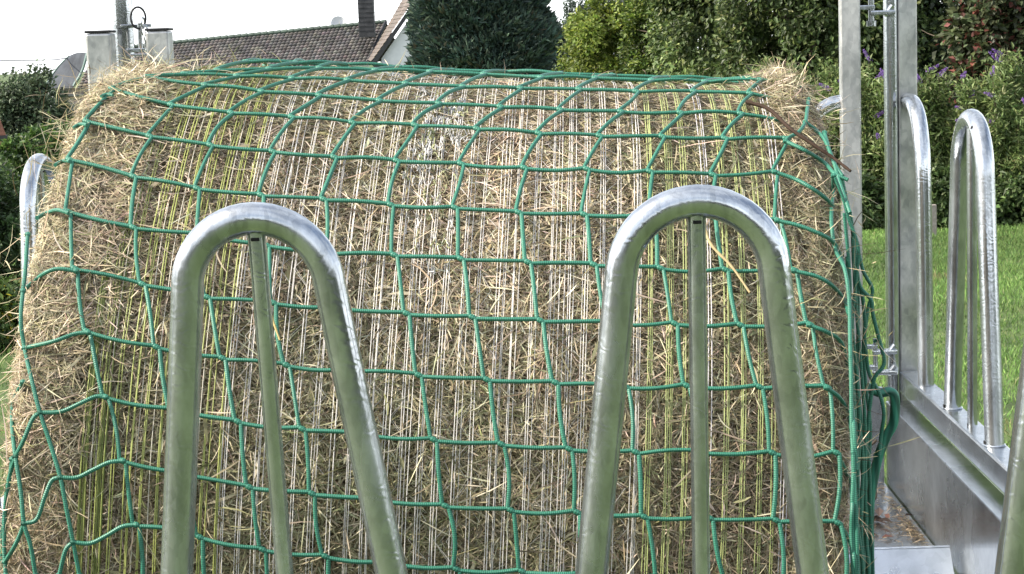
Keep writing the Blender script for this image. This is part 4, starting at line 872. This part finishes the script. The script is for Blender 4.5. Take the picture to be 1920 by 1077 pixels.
# ------------------------------------------------------------------ house
MW = plain('white_render', [(0.50, 0.52, 0.55), (0.62, 0.63, 0.65)], 1.5, 0.9)
MTILE = tinted('roof_tile', 0.62, 0, 0.4, nscale=1.2, namp=0.25)
MSLATE = plain('slate', [(0.018, 0.020, 0.024), (0.05, 0.052, 0.058)], 3, 0.6)
MGUT = plain('dark_fascia', [(0.012, 0.013, 0.016), (0.028, 0.03, 0.035)], 4, 0.5)
def hz(p): return np.array([p[0], p[1], p[2] + H])
RL, RR_, ER, EL = hz((-28.39, 122.0, 0.58)), hz((-9.87, 122.0, 1.78)), hz((-10.80, 119.4, -0.60)), hz((-29.10, 119.4, -1.78))
HOUSE = empty('house', (-18, 124, gz(-18, 124)), 'long low house with a brown tiled roof and a white gable behind the bale', 'house')
def tile_roof(a, b, c, d, ncol, nrow, name, parent, pal, amp=0.055):
    """pantiled slope: a-b along the ridge, d-c along the eaves; real waves and stepped courses"""
    a, b, c, d = map(np.array, (a, b, c, d)); N = nrm(np.cross(b - a, d - a)); N = N if N[2] > 0 else -N
    s = np.linspace(0, 1, ncol * 6 + 1); tt = []
    for r in range(nrow): tt += [r / nrow, (r + 0.5) / nrow, (r + 0.97) / nrow]
    tt = np.array(tt + [1.0]); S, T = np.meshgrid(s, tt, indexing='ij')
    P = (a[None, None] * (1 - S[..., None]) + b * S[..., None]) * (1 - T[..., None]) + (d * (1 - S[..., None]) + c * S[..., None]) * T[..., None]
    fr = (T * nrow) % 1.0; fr[:, -1] = 1
    hgt = amp * (np.abs(np.sin(np.pi * S * ncol)) ** 0.8) + amp * 1.0 * fr
    P = P + N * hgt[..., None]
    n, m = S.shape; i, j = np.meshgrid(np.arange(n - 1), np.arange(m - 1), indexing='ij'); k = (i * m + j).ravel()
    ct = pick(ncol * nrow, pal, np.ones(len(pal)), 0.16).reshape(ncol, nrow, 3)
    cols = ct[np.clip((S * ncol - 1e-6).astype(int), 0, ncol - 1), np.clip((T * nrow - 1e-6).astype(int), 0, nrow - 1)].reshape(-1, 3)
    mb = MB().add(P.reshape(-1, 3), np.stack([k, k + m, k + m + 1, k + 1], 1), cols, smooth=False)
    return mb.build(name, MTILE, parent)
TPAL = [(0.060, 0.056, 0.054), (0.080, 0.073, 0.070), (0.050, 0.047, 0.046), (0.095, 0.087, 0.083)]
roof = tile_roof(RL, RR_, ER, EL, 70, 13, 'roof', HOUSE, TPAL)
m = MB()                                          # ridge caps, stepped along the ridge
for k in range(44):
    p = RL + (RR_ - RL) * (k / 44); q = RL + (RR_ - RL) * ((k + 1.06) / 44)
    tube(m, [p + [0, 0, 0.06], q + [0, 0, 0.09]], [0.13, 0.15], 10, (0.05, 0.075, 0.06))
m.build('ridge_cap', MTILE, roof)
back = tile_roof(RL, RR_, RR_ + [0.9, 3.0, -2.4], RL + [0.9, 3.0, -2.4], 70, 13, 'roof', HOUSE, TPAL)
m = MB(); tube(m, [EL + [0, -0.12, -0.03], ER + [0.25, -0.12, -0.02]], 0.11, 10); m.build('gutter', MGUT, HOUSE)
m = MB(); base = gz(-18, 124)
prism(m, [EL + [0.4, 0.5, -0.12], ER + [-0.1, 0.5, -0.12], np.array([ER[0] - 0.1, ER[1] + 0.5, base - 0.3]), np.array([EL[0] + 0.4, EL[1] + 0.5, base - 0.3])], (0, 0.3, 0))
m.build('wall', MW, HOUSE)
# cross wing with its gable towards the lawn
g1, g2 = hz((-10.02, 112.0, -0.56)), hz((-6.35, 112.0, 4.25))
f1, f2 = hz((-10.85, 119.4, -0.52)), hz((-7.85, 119.0, 4.25))
w1 = tile_roof(f2, g2, g1, f1, 24, 20, 'wing_roof', HOUSE, [(0.095, 0.08, 0.07), (0.12, 0.10, 0.086), (0.10, 0.078, 0.064)], 0.04)
g3 = np.array([2 * g2[0] - g1[0], 112.0, g1[2]]); f3 = np.array([2 * f2[0] - f1[0], 119.0, f1[2]])
tile_roof(g2, f2, f3, g3, 24, 20, 'wing_roof', HOUSE, [(0.095, 0.08, 0.07), (0.12, 0.10, 0.086)], 0.04)
m = MB()
prism(m, [g1 + [0.55, 0.35, 0.15], g2 + [0, 0.35, -0.6], g3 + [-0.55, 0.35, 0.15], np.array([g3[0] - 0.55, 112.35, base - 0.3]), np.array([g1[0] + 0.55, 112.35, base - 0.3])], (0, 0.3, 0))
prism(m, [g1 + [0.56, 0.66, 0.1], f1 + [0.8, 0, 0.1], np.array([f1[0] + 0.8, f1[1], base - 0.3]), np.array([g1[0] + 0.56, 112.66, base - 0.3])], (0.3, 0, 0))
m.build('wall', MW, HOUSE)
m = MB()                                          # dark barge board and eaves box of the gable
prism(m, [g1 + [0, -0.05, -0.03], g2 + [0, -0.05, -0.03], g2 + [0, -0.05, -0.34], g1 + [0.22, -0.05, -0.16]], (0, 0.10, 0))
prism(m, [g2 + [0, -0.05, -0.03], g3 + [0, -0.05, -0.03], g3 + [-0.22, -0.05, -0.16], g2 + [0, -0.05, -0.34]], (0, 0.10, 0))
prism(m, [g1 + [0, -0.05, -0.16], g1 + [0.75, -0.05, -0.16], g1 + [0.75, -0.05, -0.34], g1 + [0.15, -0.05, -0.34]], (0, 0.6, 0))
m.build('barge_board', MGUT, HOUSE)
m = MB(); P = [hz((-9.85, 121.3, 1.85)), hz((-10.83, 119.2, -0.55))]; tube(m, smooth_path([P[0], (P[0] + P[1]) / 2, P[1]], 4), 0.10, 8); m.build('valley', MGUT, HOUSE)
m = MB(); box(m, (-11.40, 119.5, H + 0.9), (-10.45, 120.5, H + 4.6), 0.02)
for k in range(12): box(m, (-11.43, 119.47, H + 1.3 + k * 0.28), (-10.42, 120.53, H + 1.31 + k * 0.28), 0.003)
m.build('chimney', MSLATE, HOUSE)
# satellite dish on its pole behind the ridge
m = MB(); dc = np.array([-12.95, 122.4, H + 1.80])
ax = nrm(np.array([0.25, -0.9, 0.35])); e1_ = nrm(np.cross(ax, [0, 0, 1.0])); e2_ = np.cross(e1_, ax)
rr_, aa_ = np.meshgrid(np.linspace(0.0, 0.50, 8), np.linspace(0, 2 * math.pi, 33), indexing='ij')
P = dc + e1_ * (rr_ * np.cos(aa_))[..., None] + e2_ * (rr_ * np.sin(aa_))[..., None] + ax * (rr_ ** 2 * 0.55)[..., None]
n_, m_ = rr_.shape; i, j = np.meshgrid(np.arange(n_ - 1), np.arange(m_ - 1), indexing='ij'); k = (i * m_ + j).ravel()
m.add(P.reshape(-1, 3), np.stack([k, k + 1, k + m_ + 1, k + m_], 1)); tube(m, [dc, dc + [0, 0.2, -1.3]], 0.04, 8); tube(m, [dc - e2_ * 0.5, dc + ax * 0.5], 0.02, 6)
m.build('satellite_dish', plain('pale_grey_paint', [(0.55, 0.56, 0.57), (0.64, 0.65, 0.66)], 3, 0.5), HOUSE)

# shed with a curved dark roof sheet at the left end of the house
SHED = empty('shed', (-29.6, 118, gz(-29.6, 118)), 'small shed with curved dark roof sheet and pale pillar left of the house', 'shed')
A_ = [(-31.18, 119, -1.84), (-30.82, 119, -1.35), (-30.38, 119, -0.74), (-29.95, 119, -0.23), (-29.29, 119, 0.37)]
B_ = [(-28.70, 117, -1.50), (-28.60, 117, -1.32), (-28.32, 117, -0.94), (-28.02, 117, -0.34), (-27.75, 117, 0.49)]
PA, PB = smooth_path([hz(p) for p in A_], 5), smooth_path([hz(p) for p in B_], 5)
m = MB(); n = len(PA); S = np.linspace(0, 1, 9)
G_ = PA[:, None, :] * (1 - S)[None, :, None] + PB[:, None, :] * S[None, :, None]; G_[..., 2] += 0.10 * np.sin(np.pi * S)[None, :]
for dz in (0, -0.09):
    i, j = np.meshgrid(np.arange(n - 1), np.arange(8), indexing='ij'); k = (i * 9 + j).ravel()
    m.add((G_ + [0, 0, dz]).reshape(-1, 3), np.stack([k, k + 1, k + 10, k + 9], 1))
m.build('roof_sheet', plain('dark_roof_sheet', [(0.02, 0.024, 0.032), (0.06, 0.07, 0.085)], 1.1, 0.65, spec=0.15), SHED)
m = MB(); tube(m, PB + [0.05, -0.05, 0.02], 0.085, 8); tube(m, PA + [-0.03, 0, 0.0], 0.06, 8); m.build('roof_edge', plain('pale_green_trim', [(0.10, 0.16, 0.15), (0.17, 0.24, 0.23)], 3, 0.5), SHED)
m = MB(); prism(m, [PA[0], PA[8], (PA[8] + PB[6]) / 2, PB[2], PB[0]], (0, 0.06, -0.02)); m.build('roof_underside', MGUT, SHED)
sb = gz(-29.6, 118)
m = MB(); box(m, (-30.58, 117.9, sb), (-30.12, 118.4, H - 1.60), 0.03); m.build('pillar', plain('old_render', [(0.42, 0.40, 0.38), (0.60, 0.58, 0.56)], 4, 0.9), SHED)
m = MB(); box(m, (-30.10, 118.3, sb), (-27.6, 118.6, H - 1.62), 0.02); m.build('wall', plain('block_wall', [(0.12, 0.115, 0.11), (0.24, 0.22, 0.20), (0.30, 0.24, 0.20)], 1.6, 0.9), SHED)
m = MB(); box(m, (-30.1, 118.1, H - 2.1), (-28.4, 118.29, H - 2.0), 0.01); box(m, (-29.95, 118.1, H - 3.2), (-29.0, 118.29, H - 2.5), 0.01); m.build('lintel', plain('grey_board', [(0.16, 0.17, 0.17), (0.26, 0.27, 0.27)], 2, 0.9), SHED)
m = MB(); c = smooth_path([(-40, 100, H + 0.55), (-30, 112, H + 0.15), (-29.45, 118.9, H + 0.22)], 12); tube(m, c, 0.034, 6)
meta(m.build('power_cable', MGUT, loc=tuple(c[-1])), 'thin power cable running from the shed roof past the left edge of the sky', 'cable')

# brown wagon at the left edge
WG = empty('farm_wagon', (-9.0, 31, gz(-9, 31)), 'red brown wooden farm wagon cut by the left edge of the photo', 'wagon')
MWD = plain('red_brown_boards', [(0.10, 0.045, 0.035), (0.17, 0.075, 0.055)], 5, 0.8, 0.3, stretch=(1, 1, 6)); MW2 = plain('orange_brown_boards', [(0.13, 0.065, 0.045), (0.20, 0.10, 0.065)], 5, 0.8, 0.3)
def slab(m, x1, x2, z0, z1): prism(m, [(-10.2, 30.5, z0), (x1, 30.5, z0), (x2, 30.5, z1), (-10.2, 30.5, z1)], (-0.75, 1.7, 0))
m = MB(); slab(m, -8.60, -8.72, H - 1.13, H - 0.74); m.build('side_board', MWD, WG)
m = MB(); slab(m, -8.56, -8.56, H - 1.22, H - 1.133); m.build('band', MGUT, WG)
m = MB(); slab(m, -8.55, -8.55, H - 1.36, H - 1.223); m.build('floor_beam', MW2, WG)
for x, y in ((-9.25, 30.65), (-9.75, 32.0)):
    m = MB(); a = np.linspace(0, 2 * math.pi, 40); r_ = 0.34; c = np.array([x, y, gz(x, y) + r_ + 0.09])
    tube(m, np.stack([c[0] + r_ * np.cos(a), c[1] + 0 * a, c[2] + r_ * np.sin(a)], 1), 0.09, 12, cap=False); wl_ = m.build('wheel', MAT['dark'], WG)
    m = MB(); tube(m, [c - [0, 0.05, 0], c + [0, 0.05, 0]], 0.26, 20); m.build('rim', MAT['post'], wl_)
m = MB(); prism(m, [(-9.32, 30.6, gz(-9, 31) + 0.36), (-9.18, 30.6, gz(-9, 31) + 0.36), (-9.18, 30.6, gz(-9, 31) + 0.5), (-9.32, 30.6, gz(-9, 31) + 0.5)], (-0.5, 1.4, 0)); box(m, (-10.2, 31.2, gz(-9, 31) + 0.45), (-9.3, 31.4, H - 1.36), 0.01); m.build('axle', MAT['post'], WG)

# the wood on the far side of the meadow, behind the viewer (it shows in the bright tubes)
n = 16000; a = rng.uniform(-0.35, 1.35, n) * math.pi * 0.9 - math.pi * 0.95
rad = rng.uniform(34, 44, n); top = 7.5 + 2.5 * snoise(a * 9, a * 0, 61, 2.0, 3)
P = np.stack([rad * np.cos(a), rad * np.sin(a), np.zeros(n)], 1)
P = P[P[:, 1] < -14]; n = len(P); top = 7.5 + 2.5 * snoise(P[:, 0] * 0.3, P[:, 1] * 0.3, 61, 1.5, 3)
P[:, 2] = rng.uniform(0, 1, n) ** 0.8 * top
D = rng.normal(0, 1, (n, 3)); L = rng.uniform(0.7, 1.5, n)
mb = MB(); leafquads(mb, P, D, rng.normal(0, 1, (n, 3)) + [0, 0, 0.6], L, L * 0.8, pick(n, [(0.04, 0.065, 0.025), (0.06, 0.09, 0.03), (0.03, 0.045, 0.02)], [3, 2, 2]))
meta(mb.build('distant_wood', MAT['leaf']), 'dark leafy wood across the meadow behind the viewer', 'wood', kind='stuff')
